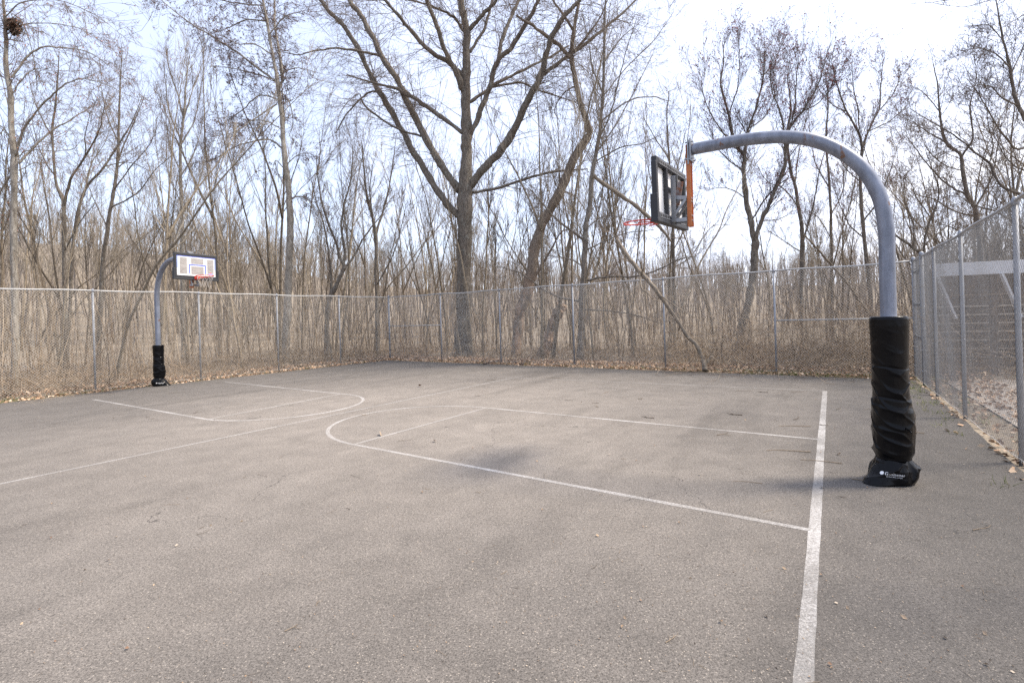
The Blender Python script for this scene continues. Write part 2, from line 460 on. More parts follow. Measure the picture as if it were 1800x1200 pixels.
# ------------------------------------------------------------------ chain link fences
def galv_mat(name, c, rough=.45, metal=.35):
    m = mat(name, c, rough, metal); q = NT(m); p = q.pos(src='Object')
    k = q.mix(.7, c, q.ramp(q.noise(p, 9, 5, .6), [(.3, g1(.72)), (.7, g1(1.18))]), 'MULTIPLY')
    q.col(k); return m
M_WIRE = galv_mat('galvanised_wire', (.64, .61, .565), .55, .1)
M_WIRE_SHADED = galv_mat('shaded_galvanised_wire', (.24, .24, .24), .55, .1)  # right fence: shade on its court side put into the wire colour
M_POST = galv_mat('galvanised_post', (.29, .305, .335), .5, .25)
M_RAIL = galv_mat('galvanised_rail', (.40, .40, .395), .5, .2)
def fabric(A, D, L, h, nrm, pitch=.075, r=.0034, z0=.03, slack=1.0):
    N = int(L / (pitch / 2)); k = int((h - z0) / (pitch / 2)) + 1
    ii, jj = np.arange(N)[:, None], np.arange(k)[None]
    x = (ii + (ii + jj) % 2) * pitch / 2
    z = z0 + np.arange(k) * pitch / 2
    dep = np.where((np.arange(k)[None] + np.arange(N)[:, None]) % 2 == 0, .003, -.003)
    # the net sags and bulges a little between its posts
    sag = slack * (.022 * np.sin(x * 1.9 + .7 * z[None]) + .012 * np.sin(x * 4.3 + z[None] * 2.1))
    P = A[None, None] + D[None, None] * x[..., None] + nrm[None, None] * (dep + sag)[..., None] + Zv * z[None, :, None]
    P = np.broadcast_to(P, (N, k, 3)).copy()
    return MB().add(*tubes(P, np.full((N, k), r), 3))
def fence(label, A, D, nrm, L, posts, h=3.02, corners=(), mids=(), wire=None):
    t = empty('chain_link_fence', tuple(A), label=label, cat='fence')
    A0 = np.zeros(3)
    for s in posts:
        big = s in corners
        pr = .042 if big else .029
        p = A0 + D * s
        o = MB().tube([p + [0, 0, -.05], p + [0, 0, h + (.06 if big else .0)]], pr, 12).build('post', M_POST, t, True)
        th = np.linspace(0, np.pi / 2, 5)
        pts = [p + [0, 0, h + (.06 if big else 0) - .05]] + [p + [0, 0, h + (.06 if big else 0) + .055 * math.sin(a)] for a in th]
        MB().tube(pts, [pr + .008] + [max(.004, (pr + .008) * math.cos(a)) for a in th], 12).build('post_cap', M_POST, o, True)
        if big:
            for zz in (.3, .8, 1.3, 1.8, 2.3, 2.8): MB().tube([p + [0, 0, zz], p + [0, 0, zz + .03]], pr + .006, 12).build('tension_band', M_RAIL, o, True)
    ks = max(2, int(L / .4))
    wob = np.array([A0 + D * (L * i / ks) + Zv * (h + .012 * math.sin(i * .9) + .008 * math.sin(i * .37)) for i in range(ks + 1)])
    MB().tube(wob, .022, 8).build('top_rail', M_RAIL, t, True)
    for a, b, z in mids:
        MB().tube([A0 + D * a + Zv * z, A0 + D * b + Zv * z], .021, 8).build('mid_rail', M_RAIL, t, True)
    f = fabric(A0 - nrm * .03, D, L, h, nrm, pitch=.075, r=.0023 if wire else .0034, slack=.25 if wire else 1.0)
    f.build('chain_link_mesh', wire or M_WIRE, t)
    MB().tube([A0 - nrm * .035 + D * (L * i / 60) + Zv * (.05 + .012 * math.sin(i * 1.3)) for i in range(61)], .0025, 5).build('tension_wire', M_WIRE, t)
    return t
lp = [on_line(px, LC, -DL) for px in (599, 490, 353, 168)]
lp = [0.0] + lp + [lp[-1] + 3.3 * i for i in (1, 2, 3)]
fence('galvanised chain link fence on the far hoop side, left of the back corner post', LC, -DL, NL, lp[-1], lp[1:], mids=())
bp = [on_line(px, LC, DB) for px in (777, 881, 1010, 1170, 1365)]
fence('chain link fence across the back of the court, under the tall forked tree', LC, DB, NB, LBACK, [0.0] + bp + [LBACK], corners=(0.0, LBACK),
      mids=((0, bp[0], 1.62), (bp[-1], LBACK, 1.55)))
rg = on_line(1626, RCN, DR)
rp = [on_line(px, RCN, DR) for px in (1648, 1697, 1797)]
fence('close chain link fence behind the padded near pole, before the brown shelter', RCN, DR, NR, rp[-1] + 6.2, [rg] + rp + [rp[-1] + 3.1, rp[-1] + 6.2], corners=(rg,),
      mids=((0, rg, 2.72), (0, rg, 1.9), (0, rg, 1.1)), wire=M_WIRE_SHADED)
# ------------------------------------------------------------------ basketball hoops
def pole_mat():
    m = mat('weathered_galvanised_steel', rough=.42, metal=.25); q = NT(m)
    p = q.pos(src='Object'); pv = q.pos((9, 9, .5), src='Object')
    a = q.noise(p, 5, 6, .65); b = q.noise(pv, 2.2, 5, .6); c = q.noise(p, 60, 3, .6)
    k = q.ramp(a, [(.3, (.145, .162, .205)), (.7, (.25, .272, .33))])
    k = q.mix(.75, k, q.ramp(b, [(.35, g1(.70)), (.6, g1(1.1))]), 'MULTIPLY')
    k = q.mix(.4, k, q.ramp(c, [(.3, g1(.75)), (.7, g1(1.2))]), 'MULTIPLY')
    ru = q.noise(q.pos((3, 3, 1.6), src='Object'), 2.6, 4, .7)
    k = q.mix(q.ramp(ru, [(.63, g1(0)), (.67, g1(.85))]), k, (.16, .075, .035))
    q.col(k); q.bump(c, .12, .004); return m
M_POLE = pole_mat()
M_BLACK = mat('black_plastic', (.022, .023, .027), .55)
M_VINYL = mat('black_vinyl', (.003, .003, .0038), .24); M_VINYL.node_tree.nodes['Principled BSDF'].inputs['Specular IOR Level'].default_value = .17
q = NT(M_VINYL); q.bump(q.noise(q.pos(src='Object'), 22, 5, .6), .12, .010)
M_SCUFF = mat('scuffed_plastic', (.17, .175, .19), .6); M_SLOT = mat('slot_shade', (.008, .008, .009), .8)
M_STEEL = galv_mat('bracket_steel', (.30, .31, .33), .45, .5)
M_RUSTY = mat('rusty_steel', rough=.75, metal=.2); q = NT(M_RUSTY)
q.col(q.ramp(q.noise(q.pos(src='Object'), 11, 6, .7), [(.4, (.26, .27, .29)), (.58, (.24, .11, .06))]))
M_ORANGE = mat('orange_primer', rough=.65); q = NT(M_ORANGE)
q.col(q.mix(.6, (.50, .165, .055), q.ramp(q.noise(q.pos(src='Object'), 7, 6, .65), [(.35, g1(.62)), (.65, g1(1.15))]), 'MULTIPLY'))
M_RIM = mat('red_rim_paint', (.62, .055, .035), .45)
M_NET = mat('net_cord', (.46, .42, .37), .9)
M_WHITE = mat('white_panel', (.78, .78, .77), .4)
M_CLEAR = mat('frosted_panel', (.40, .38, .36), .22)
q = NT(M_CLEAR); q.col(q.ramp(q.noise(q.pos((1, 1, 4), src='Object'), 5, 6, .65), [(.3, (.27, .25, .235)), (.7, (.43, .41, .39))]))
M_BLUE = mat('blue_print', (.10, .15, .62), .5)
M_LBLUE = mat('pale_blue_print', (.38, .45, .80), .5)
M_RED = mat('red_print', (.60, .10, .08), .5)
M_LET = mat('white_lettering', (.80, .80, .80), .6)

def fbm(x, y, z, o=4): return mnoise.fractal(Vector((x, y, z)), 1.0, 2.0, o)
class Pad:
    """wrinkled vinyl sleeve round the pole: radius as a function of angle and height"""
    def __init__(s, base, r, h, z0, seed, toe, bul):
        s.bul = bul
        s.base, s.r, s.h, s.z0, s.seed, s.toe = np.asarray(base, float), r, h, z0, seed, toe
    def rad(s, th, z):
        c, n = math.cos(th), math.sin(th); sd = s.seed
        f = (z - s.z0) / (s.h - s.z0)
        A = np.interp(f, [0, .05, .2, .42, .55, .75, .9, 1], [.5, .9, 1.05, .95, .55, .25, .16, .05])
        r = s.r * np.interp(f, [0, .03, .12, .22, .33, .42, .5, .8, .93, .985, 1.0], [.90, .99, 1.03, 1.06, 1.04, .99, .97, .985, 1.03, 1.02, .96])
        r += s.r * .17 * max(0, math.cos(th - s.bul)) * np.interp(f, [0, .05, .2, .32, .36], [.55, .9, 1, .75, 0])
        # drape folds: crossing diagonal creases
        w1 = z * 17 + 2.6 * math.sin(th + sd) + 2.6 * fbm(c * .7, n * .7, z * .9 + sd, 1)
        w2 = z * 14 - 3.0 * math.sin(th + 1.3 + sd) + 2.6 * fbm(c * .7 + 7, n * .7, z * .9 + sd, 1)
        r1 = (1 - abs(math.sin(w1))) ** 3.2; r2 = (1 - abs(math.sin(w2))) ** 3.2
        m1 = .5 + .5 * fbm(c * 1.1 + 3, n * 1.1, z * 2.6 + sd, 2); m2 = .5 + .5 * fbm(c * 1.1 + 9, n * 1.1 + 4, z * 2.6 + sd, 2)
        r += A * (.022 * r1 * max(0, m1) + .020 * r2 * max(0, m2) - .006) + .007 * A * fbm(c * 1.3, n * 1.3, z * 2 + sd, 3)
        # one strap line cinched in
        for zc in (s.z0 + (s.h - s.z0) * .64, s.z0 + (s.h - s.z0) * .42): r -= .010 * math.exp(-((z - zc - .015 * math.sin(th * 2 + zc)) / .010) ** 2)
        return r
    def skirt(s, th, z):
        f = z / s.z0
        dt = math.cos(th - s.toe); side = max(0, dt)
        r = s.r * np.interp(f, [0, .06, .25, .55, .8, 1.0], [1.04, 1.10, 1.14, 1.10, .94, .78])
        r += s.r * 1.15 * side ** 6 * (1 - min(1, f)) ** 1.9
        r += s.r * .26 * max(0, -dt) * math.sin(min(1, f) * 3.1)
        c, n = math.cos(th), math.sin(th)
        w1 = z * 17 + 2.4 * math.sin(th + 2 + s.seed) + 2 * fbm(c, n, z * 2 + s.seed, 2)
        r += .026 * (1 - abs(math.sin(w1))) ** 2.5 * math.sin(min(1, f) * 3.1) + .024 * fbm(c * 1.4, n * 1.4, z * 3 + s.seed + 5, 3) * math.sin(min(1, max(f, .1)) * 2.6)
        return r
    def surf(s, fn, za, zb, nu, nv, close=None):
        V = []
        for j in range(nv + 1):
            z = za + (zb - za) * j / nv
            for i in range(nu):
                th = 2 * math.pi * i / nu
                r = fn(th, z); V.append((r * math.cos(th), r * math.sin(th), z))
        if close:
            for i in range(nu):
                th = 2 * math.pi * i / nu; V.append((close * math.cos(th), close * math.sin(th), zb - .015))
            nv += 1
        ii = np.arange(nv)[:, None] * nu + np.arange(nu)[None]; i2 = np.arange(nv)[:, None] * nu + (np.arange(nu)[None] + 1) % nu
        return MB().add(V, np.stack([ii, i2, i2 + nu, ii + nu], -1).reshape(-1, 4))

def hoop(label, base, d, zoff, pad_h, pad_r, seed, toe, lettering, net, skirt_z=.27, reach=0.0, lift=0.0, W=.687, tilt=0.0):
    t = empty('basketball_hoop', tuple(base), label=label, cat='basketball hoop', group='basketball hoops at the two ends of the court')
    side = np.array([-d[1], d[0], 0.0]); O = np.zeros(3)
    if side @ E1 < 0: side = -side
    P = lambda a, s, z: O + d * (a + reach * min(1, max(0, a) / .9)) + side * s + Zv * (z + zoff + (tilt * (s + W * .9) if a > 2.05 else 0))
    path = spline([(0, 1.9), (0, 2.3), (0.0, 2.65), (.05, 3.02), (.21, 3.37), (.50, 3.66), (.86, 3.83), (1.33, 3.905), (1.7, 3.915), (1.95, 3.92)], 70)
    pts = [O + Zv * .01] + [O + Zv * (1.0 + zoff / 2)] + [P(a, 0, z) for a, z in path]
    MB().tube(pts, .0725, 28).build('pole', M_POLE, t, True)
    # base flange and pad
    pd = Pad(O, pad_r, pad_h, skirt_z, seed, toe, math.atan2(-base[0], base[1]))
    pad = pd.surf(pd.rad, skirt_z - .02, pad_h, 150, 170, close=.08).build('pole_pad', M_VINYL, t, True)
    sk = pd.surf(pd.skirt, .006, skirt_z + .03, 150, 60).build('pad_skirt', M_VINYL, t, True)
    MB().tube([O + Zv * (pad_h - .016), O + Zv * (pad_h - .004)], [pad_r * .93, pad_r * .9], 40).build('foam_lining', mat('pale_foam', (.55, .53, .5), .95), pad, True)
    if lettering:
        th0, zc, words = lettering
        for body, sz, dz, du in words:
            cu = bpy.data.curves.new('lettering', 'FONT'); cu.body = body; cu.size = sz; cu.align_x = 'LEFT'; cu.resolution_u = 3
            ob = bpy.data.objects.new('lettering', cu)
            me = bpy.data.meshes.new_from_object(ob); bpy.data.objects.remove(ob); bpy.data.curves.remove(cu)
            co = np.empty(len(me.vertices) * 3, np.float32); me.vertices.foreach_get('co', co); co = co.reshape(-1, 3)
            out = []
            for x, y, _ in co:
                z = zc + dz + y - .08 * (x + du); th = th0 + (x + du) / (pad_r * 1.15)
                r = pd.skirt(th, z) + .003; out.append((r * math.cos(th), r * math.sin(th), z))
            me.vertices.foreach_set('co', np.asarray(out, np.float32).ravel()); me.update()
            me.materials.append(M_LET); o = bpy.data.objects.new('lettering', me); COL.objects.link(o); o.parent = sk
        b = MB()                                                        # round ball mark before the words
        dm = [(0.0, 0.0)] + [(.015 * math.cos(a), .015 * math.sin(a)) for a in np.linspace(0, 2 * np.pi, 20, endpoint=False)]
        vv = []
        for x, y in dm:
            th = th0 + (x - .022) / (pad_r * 1.15); z = zc + .010 + y; r = pd.skirt(th, z) + .003; vv.append((r * math.cos(th), r * math.sin(th), z))
        b.add(vv, [[0, 1 + i, 1 + (i + 1) % 20] for i in range(20)]); b.build('round_emblem', M_LET, sk)
    # tip of a strap and a tie sticking out
    MB().tube(spline([P(-.10, -pad_r * .9, .60 - zoff), P(-.13, -pad_r * 1.15, .585 - zoff), P(-.14, -pad_r * 1.5, .575 - zoff)], 6), .008, 6).build('strap_end', M_VINYL, pad, True)
    # mounting plates
    mp_ = MB().box(P(1.955, 0, 3.90), (d, side, Zv), (.008, .085, .14)).box(P(1.985, 0, 3.88), (d, side, Zv), (.008, .075, .16)).build('mounting_plate', M_STEEL, t, bevel=.002)
    for s_ in (-.06, .06):
        for z in (3.79, 4.0): MB().tube([P(1.92, s_, z), P(2.02, s_, z)], .010, 6).build('bolt', M_STEEL, mp_)
    bar = MB().box(P(2.012, 0, 3.46), (d, side, Zv), (.006, .052, .52)).box(P(1.985, .05, 3.46), (d, side, Zv), (.022, .004, .52)).box(P(1.985, -.05, 3.36), (d, side, Zv), (.022, .004, .42)).build('mounting_bar', M_ORANGE, t, bevel=.002)
    for z in (3.02, 3.08, 3.26, 3.30):
        for s_ in (-.03, .03): MB().tube([P(1.965, s_, z), P(2.04, s_, z)], .011, 6).build('bolt', M_STEEL, bar)
    # backboard
    z0, z1, a0 = 2.965 + lift, 3.725 + lift, 2.235
    fr = MB(); fd = .034
    ax = (norm(side + Zv * tilt), d, norm(Zv - side * tilt))
    fr.box(P(a0, 0, z1 - .045), ax, (W, fd, .045)).box(P(a0, 0, z0 + .05), ax, (W, fd, .05))
    for s_ in (-1, 1): fr.box(P(a0, s_ * (W - .035), (z0 + z1) / 2), ax, (.035, fd - .001, (z1 - z0) / 2 - .06))
    bb = fr.build('backboard_frame', M_BLACK, t, bevel=.012)
    for s_ in (-.235, .235): MB().box(P(a0 - .012, s_, (z0 + z1) / 2), ax, (.028, fd - .013, (z1 - z0) / 2 - .08)).build('mullion', M_BLACK, bb, bevel=.004)
    MB().box(P(a0 - .014, 0, 3.40), ax, (.206, fd - .016, .022)).build('crossbar', M_BLACK, bb, bevel=.004)
    for z in (z1 - .05, z0 + .062):
        L_ = W - .09
        sl_ = MB().box(P(a0 - fd - .001, 0, z), ax, (L_, .003, .027)); so_ = sl_.build('slot_strip', M_SCUFF, bb)
        sq = MB()
        for i in range(16): sq.box(P(a0 - fd - .003, -L_ + (i + .5) * 2 * L_ / 16, z), ax, (.024, .003, .016))  # proud dark boxes paint the shade inside the slots
        me_ = sq.build('slot_strip', M_SLOT, None); j_ = bmesh.new(); j_.from_mesh(so_.data); n_ = len(j_.faces); j_.from_mesh(me_.data); j_.faces.ensure_lookup_table()
        for f_ in j_.faces[n_:]: f_.material_index = 1
        j_.to_mesh(so_.data); j_.free(); so_.data.materials.append(M_SLOT); bpy.data.objects.remove(me_)
    for s_ in (-1, 1): MB().box(P(a0, s_ * (W + .004), z0 + .14), ax, (.026, fd + .010, .165)).build('edge_pad', M_BLACK, bb, bevel=.008)
    MB().box(P(a0, 0, z0 - .005), ax, (W + .029, fd + .011, .022)).build('edge_pad', M_BLACK, bb, bevel=.008)
    fa = a0 + .022
    pn = MB().box(P(fa, 0, (z0 + z1) / 2), ax, (W - .06, .004, (z1 - z0) / 2 - .07)).build('backboard', M_WHITE, t)
    xi, yi = W - .06, (z1 - z0) / 2 - .07
    def patch(name, x0, x1, y0, y1, m, lift):
        # shares of the panel seen from the front, x from its left, y from its top; left from the front is the far-from-E1 end
        sg = -1.0 if np.cross(d, Zv) @ side > 0 else 1.0
        s0_, s1_ = (x0 * 2 - 1) * xi * sg, (x1 * 2 - 1) * xi * sg
        za, zb = (z0 + z1) / 2 + yi * (1 - 2 * y0), (z0 + z1) / 2 + yi * (1 - 2 * y1)
        return MB().box(P(fa + .004 + lift, (s0_ + s1_) / 2, (za + zb) / 2), ax, (abs(s1_ - s0_) / 2, .001, abs(za - zb) / 2)).build(name, m, pn)
    for a in ((.075, .255, .11, .88), (.775, .945, .11, .88), (.36, .68, .11, .38), (.36, .68, .50, .88)): patch('clear_window', *a, M_CLEAR, .0012)
    patch('border_line', 0, 1, 0, .055, M_BLUE, .002); patch('border_line', 0, .04, .06, .6, M_LBLUE, .002); patch('border_line', .96, 1, .06, .6, M_LBLUE, .002)
    patch('target_square', .30, .74, .405, .455, M_BLUE, .003); patch('target_square', .30, .325, .46, .84, M_BLUE, .003); patch('target_square', .715, .74, .46, .84, M_BLUE, .003)
    patch('crest', .80, .92, .80, .85, M_LBLUE, .003); patch('crest', .83, .89, .755, .795, M_RED, .003)
    # arms between the bar and the board
    br = MB()
    for s_ in (-.07, .07):
        br.bar(P(2.02, s_, 3.30), P(2.20, s_ * 1.3, 3.30), .012, .05).bar(P(2.02, s_, 3.03), P(2.20, s_ * 1.3, 3.0), .012, .05)
        br.bar(P(2.03, s_, 3.28), P(2.195, s_ * 1.3, 3.03), .032, .032)
    br.bar(P(2.17, -.11, 3.30), P(2.17, .11, 3.30), .04, .05)
    arm = br.build('support_arm', M_STEEL, t, bevel=.002)
    MB().bar(P(2.155, -.16, 3.56), P(2.175, -.10, 2.98), .012, .062, up=tuple(d)).build('support_plate', M_STEEL, t, bevel=.002)
    MB().bar(P(2.13, .10, 3.52), P(2.16, .0, 3.20), .012, .075, up=tuple(d)).build('support_plate', M_RUSTY, t, bevel=.002)
    # rim
    rc, rz, rr = 2.27 + .14 + .2286, 3.045 + lift, .2286
    ri = MB(); ring = [P(rc + rr * math.cos(a), rr * math.sin(a), rz) for a in np.linspace(0, 2 * np.pi, 49)]
    ri.tube(ring, .0095, 8, cap=False)
    ring2 = [P(rc + rr * .99 * math.cos(a), rr * .99 * math.sin(a), rz - .03) for a in np.linspace(.55 * np.pi, 1.45 * np.pi, 25)]
    ri.tube(ring2, .008, 8)
    for s_ in (-1, 1):
        ri.tube(spline([P(2.27, s_ * .07, rz - .005), P(2.34, s_ * .10, rz - .005), P(rc - rr * .72, s_ * rr * .70, rz)], 8), .009, 8)
        ri.tube(spline([P(2.27, s_ * .05, rz - .075), P(2.36, s_ * .07, rz - .05), P(rc - rr * .80, s_ * rr * .60, rz - .025)], 8), .008, 8)
    ri.box(P(2.275, 0, rz - .04), ax, (.085, .006, .055))
    rim = ri.build('rim', M_RIM, t, True)
    hk = MB()
    for a in np.linspace(0, 2 * np.pi, 12, endpoint=False):
        hk.tube([P(rc + rr * math.cos(a), rr * math.sin(a), rz - .004), P(rc + (rr - .004) * math.cos(a), (rr - .004) * math.sin(a), rz - .022), P(rc + (rr - .018) * math.cos(a), (rr - .018) * math.sin(a), rz - .020)], .0035, 5)
    hk.build('net_hook', M_RIM, rim)
    if net:
        nb = MB(); g = np.random.default_rng(4)
        lev = [(0, rr - .015), (-.10, rr * .80), (-.20, rr * .62), (-.31, rr * .52)]
        for k in range(12):
            for j in range(3):
                if j and g.random() < .45: continue
                for sgn in (-1, 1):
                    a, b2 = (k + (j % 2) * .5) * np.pi / 6, (k + (j % 2) * .5 + sgn * .5) * np.pi / 6
                    nb.tube([P(rc + lev[j][1] * math.cos(a), lev[j][1] * math.sin(a), rz - .015 + lev[j][0]), P(rc + lev[j + 1][1] * math.cos(b2), lev[j + 1][1] * math.sin(b2), rz - .015 + lev[j + 1][0])], .0036, 4)
        nb.build('net', M_NET, rim)
    return t
cam_dir = math.atan2(-NP[1], -NP[0])                # direction from the near pole back to the camera
hoop('basketball hoop seen from behind on a bent grey pole with tall black pad', NP, E2, 0.0, 1.74, .166, 3.1, math.atan2(-.25, -1),
     (cam_dir - .30, .118, [('Goalsetter', .036, 0.0, 0.0), ('BASKETBALL SYSTEMS', .0125, -.019, .012)]), False, tilt=.055)
cam_dir2 = math.atan2(-FP[1], -FP[0])
hoop('far basketball hoop facing the court with white backboard and ragged net', FP, np.array(Matrix.Rotation(R(8), 3, 'Z') @ Vector(-E2)), 0.08, 1.30, .150, 8.4, math.atan2(.2, 1),
     (cam_dir2 - .25, .10, [('Goalsetter', .036, 0.0, 0.0), ('BASKETBALL SYSTEMS', .0125, -.019, .012)]), True, reach=-.2, lift=.22, W=.64)

# ------------------------------------------------------------------ bark and twigs
def bark_mat(name, a, b, scale=3.0, inst=False, patch=None):
    m = mat(name, rough=.9); q = NT(m); p = q.pos((1, 1, .22), src='Object')
    f = q.noise(p, scale * 8, 8, .72, .6); l = q.noise(q.pos(src='Object'), 1.1, 4, .6)
    k = q.ramp(f, [(.36, a), (.62, b)])
    k = q.mix(.6, k, q.ramp(l, [(.3, g1(.72)), (.7, g1(1.25))]), 'MULTIPLY')
    if patch:
        k = q.mix(q.ramp(q.noise(q.pos((1, 1, .6), src='Object'), 6, 5, .7), [(.56, g1(0)), (.64, g1(.7))]), k, patch)
    if inst:
        oi = q.n('ObjectInfo'); k = q.mix(1.0, k, q.ramp(oi.outputs['Random'], [(0, (.6, .57, .54)), (.35, (1.0, .95, .88)), (.7, (1.25, 1.22, 1.15)), (1, (1.6, 1.5, 1.36))]), 'MULTIPLY')
    q.col(k); q.bump(f, 1.0, .06); return m
B_DARK = bark_mat('furrowed_brown_bark', (.055, .046, .038), (.25, .212, .17), patch=(.27, .265, .225))
B_PALE = bark_mat('pale_grey_bark', (.18, .155, .125), (.40, .365, .31), 2.0, patch=(.11, .09, .07))
B_GREY = bark_mat('grey_brown_bark', (.075, .062, .05), (.25, .215, .175), patch=(.29, .28, .24))
B_DEAD = bark_mat('bare_weathered_wood', (.13, .105, .08), (.33, .275, .21))
B_RED = bark_mat('part_stripped_bark', (.11, .082, .062), (.28, .225, .175)); q = NT(B_RED)
sz_ = q.n('SeparateXYZ'); q.l(q.n('TexCoord').outputs['Object'], sz_.inputs[0])
lowz = q.n('MapRange'); q.l(sz_.outputs[2], lowz.inputs[0])
for i_, v_ in zip((1, 2, 3, 4), (2.2, 4.6, 1.0, 0.0)): lowz.inputs[i_].default_value = v_
strip_ = q.ramp(q.noise(q.pos((1, 1, .25), src='Object'), 4.0, 3, .5), [(.46, g1(0)), (.52, g1(1))])
wood_ = q.ramp(q.noise(q.pos((1, 1, .12), src='Object'), 22, 4, .6), [(.3, (.26, .165, .11)), (.7, (.47, .34, .245))])
q.col(q.mix(q.math('MULTIPLY', strip_, lowz.outputs[0]), q.b.inputs['Base Color'].links[0].from_socket, wood_))
B_WOOD = bark_mat('woodland_bark', (.095, .079, .062), (.28, .24, .185), inst=True)
T_BROWN = mat('brown_twigs', (.17, .13, .10), .9)
T_DARK = mat('dark_twigs', (.095, .072, .062), .9)
T_TAN = mat('tan_twigs', (.26, .21, .165), .9)
T_WOOD = mat('woodland_twigs', (.20, .16, .125), .9); q = NT(T_WOOD); oi = q.n('ObjectInfo')
q.col(q.ramp(oi.outputs['Random'], [(0, (.09, .073, .057)), (.5, (.225, .187, .143)), (1, (.40, .345, .265))]))
BUD_RED = mat('red_buds', (.30, .11, .115), .8)
BUD_BROWN = mat('brown_buds', (.20, .125, .11), .8)
BUD_RUST = mat('rust_buds', (.50, .20, .12), .8)

def twiggery(parents, dens, l1=(.5, 1.8), m2=5, m3=4, up=.15, droop=0.0, t0=.12, g=None, r1=(.12, .3), rmin=.0032, jit=.16, ang=(.5, 1.05)):
    """three orders of twigs on a list of (path, radius) limbs; returns list of (P, R, sides)"""
    g = g or rng
    S_, D_, L_, R_ = [], [], [], []
    for P, Rr in parents:
        L = np.linalg.norm(np.diff(P, axis=0), axis=1).sum()
        m = max(2, int(L * dens * 1.25))
        s, d, l, r = spawn(P[None], Rr[None], m, t0, 1.0, ang, (.1, .2), r1, up, g)
        l = g.uniform(l1[0], l1[1] * 1.25, m) * (.6 + .4 * np.clip(L / 3, .3, 1.2))
        S_.append(s); D_.append(d); L_.append(l); R_.append(np.clip(r, rmin * 1.5, .016))
    s, d, l, r = map(np.concatenate, (S_, D_, L_, R_))
    P1, R1 = grow(s, d, l, r, np.maximum(r * .35, rmin), 6, jit, .05 - droop, g)
    out = [(P1, R1, 4)]
    s, d, l, r = spawn(P1, R1, m2, .15, 1, (.4, .95), (.35, .7), (.5, .8), up * .6 - droop, g)
    P2, R2 = grow(s, d, l, np.maximum(r, rmin * 1.1), np.full(len(r), rmin), 5, jit * 1.1, .04 - droop, g)
    out.append((P2, R2, 3))
    if m3:
        s, d, l, r = spawn(P2, R2, m3, .2, 1, (.4, .95), (.35, .75), (.6, .9), up * .4 - droop * 1.5, g)
        P3, R3 = grow(s, d, l, np.full(len(r), rmin), np.full(len(r), rmin * .75), 4, jit * 1.1, -droop, g)
        out.append((P3, R3, 3))
    return out
def pack(lst):
    mb = MB()
    for P, Rr, n in lst: mb.add(*tubes(P, Rr, n))
    return mb
def tip_points(tw, share, g):
    P = tw[-1][0]
    pts = np.concatenate([P[:, -1], P[:, P.shape[1] // 2], tw[-2][0][:, -1]])
    return pts[g.random(len(pts)) < share] + g.normal(0, .02, (1, 3))

